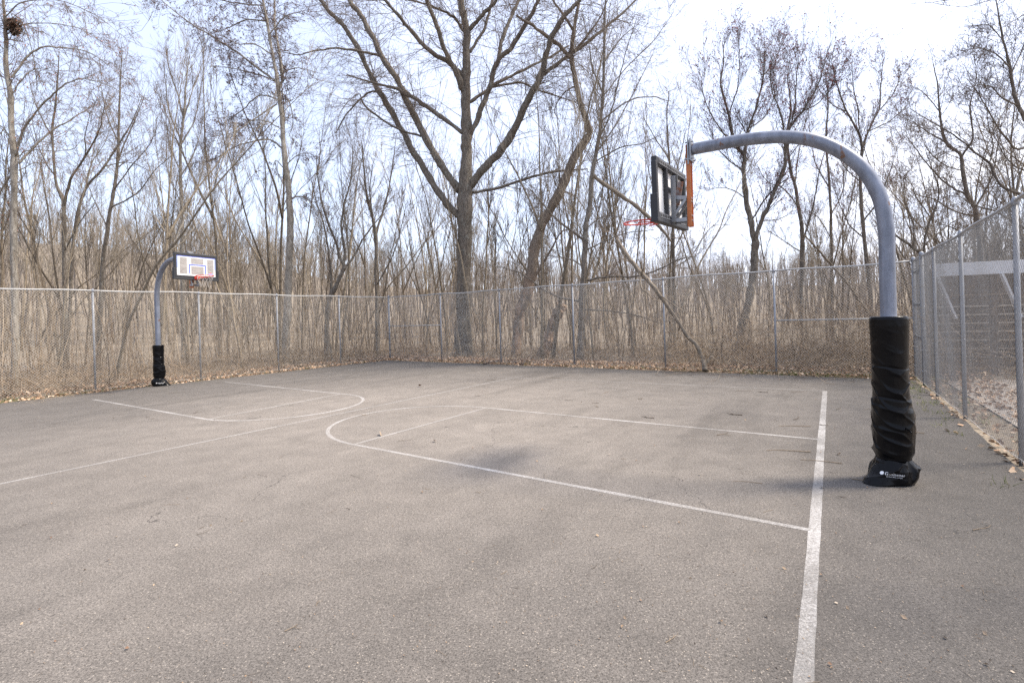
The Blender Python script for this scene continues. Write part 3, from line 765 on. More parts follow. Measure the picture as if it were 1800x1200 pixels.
def hero(name, label, cat, Yd, traced, bark, twig, seed, dens=3.0, l1=(.5, 1.8), m2=5, m3=4, up=.15, droop=0.0, bud=None, budsize=.02, budshare=.5,
         depth=.45, r1=(.12, .3), rmin=.0034, flare=1.0, fuzz=0, broken=False, group=None, z_base=None, ang=(.5, 1.05), jit=.16, rs=.66):
    """a tree whose stem and limbs follow the photograph's, each with its own distance, growing out of the one it leaves"""
    g = np.random.default_rng(seed)
    root = None; done = []
    T0 = np.asarray(traced[0], float)
    for n_, L in enumerate(traced):
        L = np.asarray(L, float)
        sp = spline(L, max(14, len(L) * 8))
        if n_ == 0:
            Ys = np.full(len(sp), Yd) + np.cumsum(g.normal(0, .02, len(sp)))
            if broken: Ys = Yd + np.linspace(0, depth, len(sp))
        else:
            bst = min(((np.hypot(px_ - L[0, 0], py_ - L[0, 1]), Y_) for px_, py_, Y_ in done), key=lambda v: v[0])
            ln = np.concatenate([[0], np.cumsum(np.hypot(*np.diff(sp[:, :2], axis=0).T))]) * Yd / F
            sl_ = g.uniform(-depth, depth)
            if abs(sl_) < .12: sl_ = .2 * np.sign(sl_ + 1e-6)
            Ys = bst[1] + sl_ * ln
        done += [(a, b, c) for (a, b), c in zip(sp[:, :2], Ys)]
        p3 = np.array([at(a, b, c) for (a, b), c in zip(sp[:, :2], Ys)])
        cosf = F / np.hypot(F, sp[:, 0] - CX)
        rad = np.maximum(sp[:, 2] * Ys / F * cosf * rs * (1 if n_ == 0 else .92), .004)
        kk = np.array([1, 4, 6, 4, 1.0]) / 16; wob_ = np.stack([np.convolve(g.normal(0, 1, len(sp) + 4), kk, 'valid') for _ in range(3)], -1); wob_[:1] = 0
        p3 = p3 + wob_ * (rad * .28 + .008)[:, None] * (.5 if n_ == 0 else 1)
        rad = rad * (1 + .10 * np.convolve(g.normal(0, 1, len(sp) + 4), kk, 'valid'))
        if n_ == 0:
            if z_base is None and not broken:
                p3[0, 2] = -.05
                rad[:4] *= np.linspace(flare, 1, 4)
            base = p3[0].copy(); base[2] = max(0, base[2]) if z_base is None else z_base
            root = empty(name, tuple(base), label=label, cat=cat, group=group)
        cur = (p3 - base, rad)
        if n_ == 0: parts = [cur]
        else: parts.append(cur)
    jit_ = [(P + np.cumsum(g.normal(0, .006, P.shape), 0) * 0, Rr * (1 + .06 * g.normal(0, 1, len(Rr)))) for P, Rr in parts]
    for n_, (P, Rr) in enumerate(jit_):
        sides = 16 if n_ == 0 else (10 if Rr[0] > .05 else 7)
        MB().tube(P, Rr, sides).build('trunk' if n_ == 0 else 'limb', bark, root, True)
    if dens:
        par = jit_[1:] + [(jit_[0][0][int(len(jit_[0][0]) * .45):], jit_[0][1][int(len(jit_[0][0]) * .45):])]
        tw = twiggery(par, dens, l1, m2, m3, up, droop, g=g, r1=r1, rmin=rmin, ang=ang, jit=jit)
        if fuzz:
            s, d, l, r = spawn(jit_[0][0][None], jit_[0][1][None], fuzz, .05, .95, (1.0, 1.6), (.02, .03), (.05, .05), .2, g)
            l = g.uniform(.25, .9, len(l)); P1, R1 = grow(s, d, l, np.full(len(l), .006), np.full(len(l), rmin), 5, .2, .08, g); tw.append((P1, R1, 3))
            s, d, l, r = spawn(P1, R1, 3, .2, 1, (.4, 1), (.4, .8), (.6, .9), .1, g); P2, R2 = grow(s, d, l, np.full(len(l), rmin), np.full(len(l), rmin * .8), 4, .2, .05, g); tw.append((P2, R2, 3))
        pack(tw).build('crown', twig, root)
        if bud:
            q_ = tip_points(tw[:3], budshare, g)
            MB().add(*tetra(q_, g.uniform(.5, 1.2, len(q_)) * budsize, g)).build('buds', bud, root)['kind'] = 'stuff'
    return root, base, jit_

# ------------------------------------------------------------------ the trees one can tell apart
def T(*v): return [tuple(v[i:i + 3]) for i in range(0, len(v), 3)]
treeA = hero('bare_tree', 'largest tree, thick dark forked trunk with spreading limbs behind the back fence', 'tree', 25.2, [
    T(817, 626, 19, 816, 600, 16.5, 815, 560, 15.5, 816, 480, 14.5, 817, 400, 14, 818, 335, 14, 820, 280, 11, 820, 230, 10, 819, 170, 9, 820, 100, 8, 820, 50, 7, 812, 10, 6, 806, -50, 5, 800, -110, 3, 797, -160, 1.5),
    T(808, 335, 8, 787, 307, 8, 750, 247, 7.5, 720, 187, 7, 700, 143, 6.5, 670, 97, 6, 647, 50, 5.5, 627, 17, 5, 613, 0, 4.5, 590, -50, 3.5, 575, -110, 2),
    T(814, 390, 7, 773, 343, 7.5, 740, 287, 7, 707, 230, 6.5, 680, 183, 6.5, 660, 150, 6, 637, 100, 5.5, 607, 50, 5, 580, 20, 4.5, 563, 0, 4, 540, -45, 3, 520, -100, 1.5),
    T(814, 234, 4.5, 777, 207, 4.5, 740, 180, 4, 700, 157, 3.5, 660, 147, 2.5, 610, 132, 1.3),
    T(815, 135, 5, 790, 113, 5, 753, 87, 4.5, 727, 60, 4, 700, 27, 3.5, 677, 0, 3, 655, -40, 2),
    T(815, 165, 6, 800, 123, 5.5, 780, 83, 5, 767, 43, 4.5, 753, 7, 4, 742, -40, 3, 730, -100, 1.5),
    T(824, 328, 9, 850, 297, 9, 883, 260, 8.5, 910, 213, 7.5, 933, 167, 7, 950, 133, 6.5, 960, 90, 5.5, 983, 40, 5, 1013, 7, 4, 1045, -30, 3, 1080, -80, 1.5),
    T(953, 133, 4, 993, 103, 3.7, 1047, 63, 3.2, 1100, 17, 2.5, 1140, -20, 1.5),
    T(826, 238, 6, 843, 200, 6, 860, 160, 5.5, 873, 110, 5, 900, 83, 4.5, 930, 33, 4, 947, 0, 3.5, 965, -50, 2.5, 980, -100, 1.2),
    T(875, 110, 4, 883, 67, 4, 900, 27, 3.5, 913, 0, 3, 925, -40, 2),
    T(826, 180, 3.8, 863, 153, 3.5, 900, 133, 3, 953, 107, 2.5, 1000, 80, 1.5),
    T(867, 153, 2.5, 913, 145, 2.2, 943, 157, 1.9, 1013, 180, 1.1),
    T(830, 338, 3.2, 877, 330, 3, 917, 317, 2.7, 967, 303, 2.3, 1033, 297, 1.3),
    T(825, 52, 4.5, 847, 27, 4, 870, 3, 3.5, 888, -35, 2),
    T(827, 92, 3.2, 850, 53, 3, 863, 10, 2.5, 870, -40, 1.5),
    T(816, 55, 3.2, 797, 30, 2.8, 773, 17, 2.5, 733, 3, 2, 690, -6, 1),
    T(667, 98, 3, 630, 90, 2.6, 590, 85, 2.2, 553, 90, 1.8, 527, 96, 1.3, 500, 93, .8),
    T(740, 240, 2.4, 690, 222, 2.2, 643, 187, 2, 630, 165, 1, 600, 195, .8, 588, 240, .5),
    T(665, 160, 2.2, 643, 166, 2, 610, 200, 1.5, 590, 235, .9),
    T(700, 150, 2.2, 720, 165, 2, 745, 185, 1.1),
], B_DARK, T_BROWN, 21, dens=5.5, l1=(.6, 2.4), up=-.05, droop=.06, fuzz=170, flare=1.35, depth=.5, rs=.9)
# vines hugging the big trunk
rootA, baseA, partsA = treeA
g = np.random.default_rng(5); vs = []
tp, tr = partsA[0]
for k_ in range(26):
    a0_, tw_ = g.uniform(0, 6.28), g.normal(0, .5); n0, n1 = 0, int(g.uniform(18, 30)); nn = n1 - n0
    ph = a0_ + tw_ * np.linspace(0, 1, nn) + .25 * np.sin(np.linspace(0, g.uniform(4, 12), nn))
    off = tr[n0:n1] * 1.0 + g.uniform(.005, .05)
    vs.append((np.stack([tp[n0:n1, 0] + off * np.cos(ph), tp[n0:n1, 1] + off * np.sin(ph), tp[n0:n1, 2]], -1)[None], np.linspace(g.uniform(.012, .026), .006, nn)[None], 5))
for k_ in range(7):
    p0 = np.array([g.uniform(-.7, 1.2), g.uniform(-.6, .2), 0]); p1 = np.array([g.uniform(.1, .5), g.uniform(-.5, -.3), g.uniform(1.5, 3.5)])
    m_ = (p0 + p1) / 2 + g.normal(0, .35, 3); vs.append((spline([p0, m_, p1], 14)[None], np.linspace(.022, .014, 14)[None], 6))
pack(vs).build('vine_stem', B_DEAD, rootA, True)

def run(*a, **k): return hero(*a, **k)
run('bare_tree', 'tall pale birch-like tree with drooping dark side branches behind the left fence', 'tree', 24.5, [
    T(502, 640, 11, 505, 560, 10, 508, 480, 9.5, 510, 397, 9, 507, 333, 8, 500, 273, 7, 497, 227, 6.5, 492, 177, 6, 488, 143, 5.2, 480, 100, 4.5, 470, 43, 4, 462, 0, 3.4, 452, -50, 2.4, 445, -100, 1.2),
    T(490, 160, 4.5, 497, 133, 4, 490, 83, 3.6, 483, 43, 3.2, 483, 0, 2.6, 486, -60, 1.4),
    T(486, 144, 3.5, 463, 127, 3.3, 417, 93, 3, 377, 67, 2.6, 333, 40, 2, 283, 0, 1.2, 262, -20, .7),
    T(482, 140, 2.2, 447, 130, 2, 410, 120, 1.6, 367, 117, .8), T(478, 95, 2, 447, 78, 1.8, 417, 77, 1.4, 385, 60, .8),
    T(468, 38, 2, 433, 35, 1.8, 393, 53, 1.2, 372, 60, .7), T(492, 176, 2.2, 457, 168, 2, 430, 190, 1.5, 400, 213, .8),
    T(487, 183, 2.2, 450, 207, 2, 410, 233, 1.4, 372, 240, .7), T(494, 259, 2.8, 477, 247, 2.6, 450, 247, 2.3, 410, 260, 1.8, 383, 277, 1.3, 350, 290, .7),
    T(490, 224, 2, 467, 213, 1.8, 440, 213, 1.3, 400, 232, .7), T(512, 350, 2.2, 523, 345, 2, 540, 350, 1.7, 557, 373, 1.3, 570, 390, .8),
    T(497, 165, 2, 509, 180, 1.8, 515, 215, 1.2, 508, 240, .7), T(503, 290, 1.6, 520, 275, 1.4, 540, 267, .8), T(498, 295, 1.6, 485, 282, 1.4, 478, 300, .7),
    T(474, 60, 2, 500, 30, 1.7, 530, 20, 1), T(465, 10, 2, 430, -15, 1.6, 390, -20, .9), T(486, 135, 1.8, 520, 120, 1.4, 560, 128, .8), T(462, 10, 2, 410, 5, 1.6, 350, -10, .8)],
    B_PALE, T_DARK, 22, dens=5.2, l1=(.4, 1.3), m2=5, m3=4, up=-.1, droop=.05, bud=BUD_BROWN, budsize=.028, budshare=.42, depth=.5, rmin=.004)
run('bare_tree', 'grey tree at the far left edge with arching limbs and a leaf nest', 'tree', 16.6, [
    T(27, 683, 11, 26, 600, 10.5, 25, 500, 10, 24, 400, 10, 24, 297, 9.5, 21, 237, 9, 19, 175, 8.5, 12, 125, 7.5, 10, 70, 6.5, 9, 37, 5.5, 5, 0, 4.5, 0, -50, 3, -6, -110, 1.5),
    T(33, 287, 4.5, 62, 257, 4, 88, 232, 3.5, 112, 217, 2.7, 150, 195, 1.8, 178, 178, .9), T(28, 272, 5, 37, 237, 4.5, 57, 205, 4, 80, 178, 3.5, 100, 160, 3, 120, 145, 2.5, 145, 139, 2, 180, 146, 1.5, 235, 172, .8),
    T(22, 164, 2.7, 37, 142, 2.3, 60, 122, 1.8, 88, 120, .9), T(21, 137, 4.5, 35, 117, 4, 55, 92, 3.5, 80, 82, 3, 112, 85, 2.4, 150, 90, 1.8, 180, 107, 1.3, 225, 142, .7),
    T(10, 62, 2.5, 30, 48, 2.2, 50, 42, 2, 88, 41, 1.7, 125, 47, 1.4, 162, 62, 1.1, 210, 97, .6), T(9, 30, 2.5, 38, 5, 2.2, 95, 0, 1.8, 137, 12, 1.3, 180, 35, 1, 218, 66, .6),
    T(31, 276, 2, 50, 264, 1.8, 100, 265, 1.4, 130, 261, 1.2, 135, 245, .7), T(16, 240, 3, 5, 225, 2.6, -20, 205, 2, -50, 195, 1), T(20, 305, 3.5, 8, 325, 3, -5, 350, 2.6, -20, 390, 1.5), T(10, 90, 2.5, -10, 70, 2, -30, 40, 1),
    T(33, 300, 2, 62, 286, 1.7, 90, 290, 1.3, 120, 300, .7), T(33, 30, 1.8, 48, 60, 1.6, 60, 110, 1.2, 66, 160, .7)],
    B_PALE, T_BROWN, 23, dens=4.6, l1=(.4, 1.4), m2=5, m3=4, up=-.05, droop=.07, bud=BUD_RUST, budsize=.018, budshare=.09, depth=.5, fuzz=60)
# nest of twigs and dead leaves caught in its crown
npos = at(23, 47, 16.5); g = np.random.default_rng(3)
nr = empty('squirrel_nest', tuple(npos), label='dark ball of dead leaves and twigs high in the tree at the left edge', cat='nest')
sp_ = norm(g.normal(0, 1, (420, 3))) * g.uniform(.03, .23, (420, 1)) * np.array([1, 1, 1.15])
MB().add(*leaves(sp_, g.uniform(.07, .15, 420), 1.5, g)).build('dead_leaves', mat('dead_nest_leaves', (.10, .055, .035), .9), nr)
P_, R_ = grow(sp_[:160], norm(g.normal(0, 1, (160, 3))), np.full(160, .34), np.full(160, .006), np.full(160, .004), 5, .3, 0, g)
pack([(P_, R_, 3)]).build('nest_twigs', T_DARK, nr)

run('leaning_tree', 'leaning trunk with stripped reddish wood that kinks upright, behind the back fence', 'tree', 24.0, [
    T(906, 630, 10.5, 910, 590, 10.5, 913, 552, 11, 925, 522, 12, 931, 490, 12, 945, 422, 11, 958, 386, 10.5, 987, 333, 10, 1010, 277, 9.5, 1030, 247, 8.5, 1036, 230, 7, 1030, 212, 6, 1020, 183, 5.5, 1010, 133, 5, 1005, 100, 5, 1007, 67, 4.4, 1013, 30, 4, 1018, 0, 3.4, 1024, -50, 2, 1030, -90, 1),
    T(1004, 102, 5, 973, 73, 4.4, 943, 50, 3.6, 907, 28, 2.2), T(1007, 53, 3.2, 990, 27, 2.8, 973, 0, 2.3, 960, -30, 1.2), T(1010, 90, 3, 1035, 60, 2.4, 1060, 20, 1.6, 1075, -20, .8),
    T(1033, 240, 3, 1041, 228, 2.2), T(1012, 150, 1.8, 990, 165, 1.4, 975, 195, 1, 985, 215, .6), T(985, 335, 2, 1010, 345, 1.6, 1030, 370, .9), T(935, 500, 3.4, 950, 470, 3, 968, 440, 2.4, 985, 410, 1.6, 1003, 402, .8)],
    B_RED, T_BROWN, 24, dens=4, l1=(.4, 1.6), up=0, droop=.04, fuzz=60, depth=.4, rs=.82)
run('broken_stump', 'tall broken leaning stump with splintered pale side between two back fence posts', 'tree stump', 23.0, [
    T(952, 628, 13, 962, 600, 12, 972, 572, 11, 982, 548, 10.5, 986, 537, 9), T(987, 545, 3, 990, 534, 2, 992, 528, .5), T(981, 542, 3, 979, 533, 2, 978, 529, .5), T(984, 540, 3, 984, 531, 1.5, 985, 524, .4)],
    B_RED, T_TAN, 25, dens=0, depth=.1, rs=.88)
run('bare_tree', 'dark tree with long level lower branches between the forked tree and near hoop', 'tree', 20.6, [
    T(1020, 632, 9.5, 1021, 600, 8.8, 1023, 560, 8.3, 1023, 521, 8, 1027, 473, 7.6, 1028, 431, 7.2, 1030, 397, 7, 1037, 360, 6.3, 1042, 300, 5.5, 1050, 260, 5, 1057, 207, 4.4, 1060, 167, 4, 1062, 100, 3.4, 1063, 33, 2.7, 1066, -30, 1.6, 1070, -80, .8),
    T(1033, 493, 3.4, 1067, 486, 3, 1115, 486, 2.8, 1157, 473, 2.4, 1197, 455, 1.8, 1225, 450, 1), T(1028, 544, 2.6, 1067, 546, 2.3, 1115, 554, 1.9, 1165, 569, 1), T(1020, 530, 3.2, 982, 522, 2.9, 953, 507, 2.5, 931, 490, 2.1, 905, 476, 1.7, 860, 466, .9),
    T(1025, 421, 3.5, 1002, 403, 3.2, 979, 386, 2.8, 955, 360, 2, 930, 330, 1.1), T(1050, 250, 2.4, 1073, 200, 2.2, 1088, 140, 1.8, 1102, 85, 1.2, 1120, 30, .7), T(1060, 165, 2.2, 1042, 120, 1.9, 1034, 70, 1.5, 1022, 20, .8),
    T(1055, 215, 2.3, 1100, 180, 2, 1140, 170, 1.5, 1180, 178, .8), T(1045, 285, 2.2, 1090, 260, 2, 1130, 252, 1.5, 1165, 235, .8), T(1030, 440, 2, 1060, 425, 1.8, 1100, 410, 1.4, 1150, 404, .8), T(1027, 470, 1.9, 1000, 455, 1.6, 960, 450, 1, 930, 455, .6),
    T(1048, 270, 2, 1085, 215, 1.8, 1120, 150, 1.4, 1150, 90, .8), T(1062, 110, 1.9, 1090, 70, 1.5, 1125, 40, .9), T(1060, 170, 1.8, 1100, 120, 1.5, 1150, 70, 1, 1185, 20, .6), T(1030, 400, 2, 1065, 380, 1.7, 1100, 385, 1.2, 1140, 402, .7)],
    B_GREY, T_BROWN, 26, dens=3.6, l1=(.5, 1.6), up=0, droop=.02, fuzz=80, depth=.5)
run('snapped_tree', 'snapped bare trunk hanging at a slant behind the near hoop rim', 'dead tree', 20.2, [
    T(1043, 308, 4.5, 1050, 315, 5.5, 1085, 339, 5.3, 1115, 360, 5, 1139, 381, 4.8, 1165, 405, 4, 1180, 425, 2.5)], B_DEAD, T_TAN, 27, dens=2, l1=(.3, 1.0), m3=0, depth=.6, broken=True)
run('fallen_branch', 'pale dead branch leaning over the back fence with its foot on the court edge', 'branch', 15.25, [
    T(1239, 651, 6, 1236, 632, 5.2, 1225, 607, 4.8, 1208, 590, 4.6, 1194, 567, 3.8, 1172, 536, 4.4, 1150, 505, 4.6, 1139, 493, 4.8, 1120, 472, 4.8, 1099, 444, 4.6, 1086, 424, 3.2, 1083, 419, 1),
    T(1239, 640, 4, 1246, 632, 3.2, 1252, 620, 1), T(1124, 478, 2.2, 1127, 505, 2, 1140, 516, 1.4, 1152, 530, .7), T(1196, 568, 2.4, 1193, 580, 1.4), T(1130, 485, 1.8, 1128, 470, 1.5, 1122, 455, .8), T(1160, 520, 1.6, 1200, 545, 1.3, 1240, 570, .7)],
    B_DEAD, T_TAN, 28, dens=1.6, l1=(.3, 1.0), m2=4, m3=2, depth=1.75, broken=True, rs=.82)
run('bare_tree', 'double stemmed tree with reddish buds framed under the near hoop arm', 'tree', 22.0, [
    T(1300, 612, 12, 1303, 583, 11.5, 1317, 527, 11, 1325, 473, 10.5, 1327, 427, 10, 1324, 415, 8, 1320, 387, 7.5, 1312, 350, 7, 1307, 303, 6.2, 1308, 272, 5.5, 1298, 262, 4.5, 1287, 233, 4, 1279, 195, 3.4, 1267, 148, 2.6, 1272, 110, 1.8, 1270, 75, 1),
    T(1328, 430, 8, 1337, 393, 6.5, 1350, 363, 6, 1367, 323, 5.5, 1380, 290, 5, 1381, 255, 4.4, 1388, 226, 3.8, 1411, 195, 3.2, 1431, 163, 2.4, 1446, 125, 1.6, 1455, 85, .8),
    T(1308, 275, 4.5, 1314, 233, 4, 1333, 175, 3, 1341, 136, 2.2, 1345, 90, 1.2), T(1323, 385, 2.8, 1340, 357, 2.5, 1358, 335, 2, 1385, 312, 1), T(1381, 250, 3, 1372, 200, 2.4, 1355, 150, 1.7, 1358, 95, .8), T(1300, 263, 2.5, 1265, 225, 2, 1240, 180, 1.4, 1232, 140, .8),
    T(1306, 300, 2.5, 1285, 285, 2, 1262, 262, 1.3, 1250, 230, .7), T(1281, 200, 2, 1295, 160, 1.7, 1300, 115, 1.1, 1298, 70, .6), T(1390, 222, 2.4, 1398, 180, 2, 1400, 135, 1.4, 1405, 90, .7), T(1410, 196, 2, 1440, 180, 1.6, 1462, 150, 1.1, 1470, 120, .6),
    T(1313, 352, 2, 1290, 335, 1.6, 1265, 330, 1, 1245, 335, .6), T(1340, 136, 1.6, 1360, 110, 1.2, 1375, 75, .7), T(1318, 225, 2, 1345, 205, 1.6, 1362, 165, 1, 1375, 120, .6), T(1340, 388, 1.8, 1370, 385, 1.4, 1395, 370, .8)],
    B_GREY, T_DARK, 29, dens=7.5, l1=(.5, 1.7), m2=5, m3=3, up=.45, bud=BUD_RED, budsize=.024, budshare=.4, depth=.5, ang=(.35, .85), jit=.12)
run('bare_tree', 'slim dark tree just inside the bend of the near hoop arm', 'tree', 24.0, [
    T(1408, 575, 7, 1409, 520, 6.6, 1410, 447, 6.2, 1410, 410, 5.6, 1403, 360, 5, 1397, 323, 4.6, 1390, 300, 4.2, 1383, 240, 3.2, 1390, 190, 2.4, 1385, 140, 1.4, 1388, 105, .7), T(1411, 430, 3.5, 1420, 395, 3, 1432, 350, 2.4, 1440, 300, 1.7, 1455, 250, .9), T(1404, 365, 2.4, 1375, 330, 2, 1350, 320, 1.2, 1330, 290, .7),
    T(1398, 325, 2.2, 1402, 280, 2, 1412, 230, 1.4, 1425, 180, .7), T(1411, 445, 2, 1380, 425, 1.6, 1350, 405, .9)], B_GREY, T_DARK, 30, dens=4, l1=(.5, 1.4), up=.4, bud=BUD_RED, budsize=.022, budshare=.2, depth=.5, ang=(.35, .85))
run('bare_tree', 'thin straight tree between the slim dark tree and the near pole', 'tree', 27.0, [
    T(1463, 580, 5.5, 1462, 463, 4.6, 1460, 370, 4, 1457, 310, 3.4, 1452, 240, 2.6, 1456, 180, 1.8, 1450, 120, .9), T(1460, 380, 2.2, 1480, 340, 1.8, 1490, 290, 1.2, 1500, 240, .7), T(1458, 330, 2.2, 1435, 290, 1.8, 1425, 240, 1.2, 1420, 190, .7), T(1461, 420, 1.9, 1440, 385, 1.5, 1420, 370, .8)],
    B_GREY, T_DARK, 31, dens=4.5, l1=(.5, 1.5), up=.4, bud=BUD_RED, budsize=.022, budshare=.15, depth=.5, ang=(.35, .85))
run('bare_tree', 'red budded tree with rounded crown rising behind the bend of the near pole', 'tree', 20.5, [
    T(1533, 590, 7, 1530, 520, 6.4, 1524, 459, 6, 1516, 384, 5.2, 1512, 315, 4.6, 1515, 261, 4.2, 1509, 234, 3.4, 1485, 189, 2.6, 1470, 144, 1.6, 1462, 110, .8), T(1515, 262, 3.8, 1524, 234, 3.2, 1545, 192, 2.5, 1548, 150, 1.7, 1552, 105, .8), T(1510, 236, 2.4, 1508, 195, 2, 1500, 150, 1.3, 1498, 105, .7),
    T(1528, 230, 2.2, 1560, 215, 1.8, 1590, 190, 1.2, 1610, 160, .7), T(1490, 197, 2, 1465, 185, 1.6, 1445, 165, 1, 1430, 140, .6), T(1540, 200, 2, 1570, 165, 1.6, 1585, 125, .9), T(1517, 390, 2.8, 1545, 350, 2.2, 1565, 300, 1.4, 1580, 250, .7), T(1520, 420, 2.4, 1490, 390, 2, 1470, 340, 1.2, 1460, 300, .7), T(1513, 320, 2, 1490, 300, 1.6, 1470, 270, .9)],
    B_GREY, T_DARK, 32, dens=5.2, l1=(.4, 1.3), up=.4, bud=BUD_RED, budsize=.022, budshare=.28, depth=.5, ang=(.35, .85))
run('bare_tree', 'slender pale tree with narrow upswept fan crown left of the birch-like tree', 'tree', 29.0, [
    T(322, 640, 6, 321, 540, 5.6, 320, 450, 5.2, 320, 397, 4.9, 317, 300, 4.3, 318, 250, 3.8, 323, 203, 3.2, 326, 160, 2.6, 330, 120, 1.6, 334, 95, .8), T(322, 206, 2.8, 312, 165, 2.4, 300, 133, 1.9, 290, 83, 1), T(322, 212, 2.6, 335, 170, 2.2, 345, 140, 1.7, 356, 112, .8), T(318, 245, 2.6, 300, 205, 2.1, 292, 160, 1.4, 288, 110, .7),
    T(318, 255, 2.4, 340, 215, 2, 350, 175, 1.3, 355, 140, .7), T(317, 300, 2.2, 300, 260, 1.8, 292, 215, 1, 290, 190, .6), T(318, 310, 2.2, 338, 275, 1.8, 352, 235, 1.1, 358, 205, .6), T(319, 360, 2, 295, 300, 1.6, 292, 240, .8), T(320, 380, 2, 350, 320, 1.6, 362, 260, .8)],
    B_PALE, T_BROWN, 33, dens=4, l1=(.5, 1.6), up=.7, depth=.4, ang=(.2, .6), jit=.09)
run('bare_tree', 'dark Y-forked tree behind the left fence between its first two posts in view', 'tree', 20.0, [
    T(116, 668, 7.5, 115, 560, 7, 113, 450, 6.4, 112, 360, 5.8, 98, 317, 4.6, 92, 233, 3.8, 97, 187, 3, 101, 140, 2.2, 104, 90, 1.2), T(112, 362, 5, 123, 320, 4.2, 150, 273, 3.5, 173, 233, 2.6, 182, 195, 1.6, 190, 160, .8), T(92, 240, 2.6, 72, 205, 2.2, 58, 170, 1.4, 50, 130, .7), T(97, 310, 2.4, 75, 275, 2, 60, 230, 1.2, 56, 200, .7),
    T(150, 273, 2, 150, 235, 1.6, 160, 195, .9), T(114, 440, 2.4, 135, 400, 2, 152, 375, 1.4, 168, 358, .8)], B_DARK, T_BROWN, 34, dens=3.6, l1=(.4, 1.4), up=.15, depth=.5)
run('bare_tree', 'grey upright tree behind the left fence just left of the far pole', 'tree', 23.0, [
    T(172, 652, 7, 176, 560, 6.6, 180, 470, 6.2, 190, 393, 5.6, 200, 333, 5, 206, 290, 4.4, 208, 253, 3.9, 210, 183, 2.8, 212, 130, 1.8, 215, 90, .9), T(206, 290, 2.8, 222, 245, 2.4, 240, 205, 1.7, 255, 165, .9), T(208, 250, 2.4, 190, 210, 2, 180, 165, 1.2, 172, 130, .7), T(200, 335, 2.4, 232, 290, 2, 262, 255, 1.3, 280, 215, .7), T(188, 400, 2.2, 165, 350, 1.8, 150, 310, 1, 140, 280, .6),
    T(195, 365, 2.6, 240, 340, 2.2, 272, 300, 1.5, 300, 275, .8)], B_GREY, T_BROWN, 35, dens=4, l1=(.5, 1.5), up=.3, depth=.5, bud=BUD_RUST, budsize=.018, budshare=.05)
run('leaning_tree', 'thin dark tree leaning right, seen above the left fence beside the Y-forked tree', 'tree', 21.5, [
    T(118, 655, 5, 122, 560, 4.8, 126, 470, 4.6, 133, 393, 4.3, 150, 333, 3.9, 180, 297, 3.3, 213, 247, 2.5, 233, 213, 1.6, 250, 170, .8), T(150, 333, 2.2, 160, 290, 1.8, 185, 250, 1.1, 195, 215, .6), T(185, 292, 2, 225, 285, 1.6, 262, 300, .9)], B_DARK, T_BROWN, 36, dens=3.4, l1=(.4, 1.2), up=.2, depth=.5)
run('bare_tree', 'vase shaped tree with two curving stems beside the pale birch-like trunk', 'tree', 26.0, [
    T(575, 632, 7, 574, 590, 6.8, 578, 530, 6.3, 590, 505, 6.2, 600, 482, 5.4, 605, 468, 4.6, 596, 450, 3.8, 592, 430, 3.5, 580, 400, 3, 568, 365, 2.5, 560, 320, 1.8, 556, 270, 1), T(602, 478, 4.6, 606, 440, 4, 600, 405, 3.4, 605, 360, 2.8, 618, 310, 2.1, 620, 255, 1.1), T(603, 475, 3.4, 622, 450, 3, 645, 410, 2.4, 668, 380, 1.6, 690, 345, .8), T(577, 560, 4, 582, 500, 3.6, 578, 450, 3, 570, 400, 2.4, 555, 350, 1.6, 545, 305, .8)],
    B_GREY, T_BROWN, 37, dens=4, l1=(.4, 1.3), up=.4, depth=.5)
run('bare_tree', 'Y-forked thin tree right of the vase shaped tree, above the back corner post', 'tree', 27.0, [
    T(664, 624, 5.2, 663, 560, 5, 661, 480, 4.6, 661, 412, 4.2, 655, 385, 3.5, 646, 350, 3, 640, 300, 2.2, 636, 250, 1.2), T(661, 412, 3.6, 672, 375, 3, 684, 330, 2.3, 692, 280, 1.4, 697, 235, .7), T(657, 390, 2.2, 650, 340, 1.8, 655, 290, 1), T(663, 500, 2, 690, 450, 1.7, 705, 400, 1.1, 715, 355, .6)], B_DARK, T_BROWN, 38, dens=4, l1=(.4, 1.3), up=.4, depth=.5)
# right hand side, beyond the close fence
run('bare_tree', 'twisting brown tree whose crown fans over the right fence', 'tree', 17.0, [
    T(1730, 560, 10, 1725, 470, 9, 1716, 378, 7.5, 1701, 342, 6.6, 1692, 300, 6, 1689, 273, 5.2, 1662, 249, 4.3, 1652, 195, 3.2, 1648, 150, 2.2, 1640, 110, 1.1), T(1690, 275, 4, 1710, 240, 3.3, 1705, 190, 2.4, 1715, 140, 1.4, 1712, 95, .7), T(1700, 342, 4, 1674, 330, 3.4, 1640, 300, 2.6, 1610, 262, 1.7, 1590, 235, .8), T(1712, 368, 3.4, 1740, 320, 2.8, 1752, 270, 2, 1760, 215, 1),
    T(1662, 250, 2.6, 1635, 235, 2.1, 1605, 215, 1.4, 1580, 205, .8), T(1716, 380, 3.6, 1680, 372, 3, 1640, 350, 2.3, 1605, 340, 1.3, 1580, 320, .7), T(1690, 300, 2.4, 1660, 290, 2, 1630, 262, 1.2, 1615, 225, .7), T(1655, 200, 2, 1625, 165, 1.5, 1600, 150, .8), T(1720, 400, 3, 1690, 405, 2.5, 1655, 395, 1.8, 1615, 400, .9)],
    B_GREY, T_BROWN, 39, dens=5.5, l1=(.4, 1.3), up=.05, depth=.5, jit=.2)
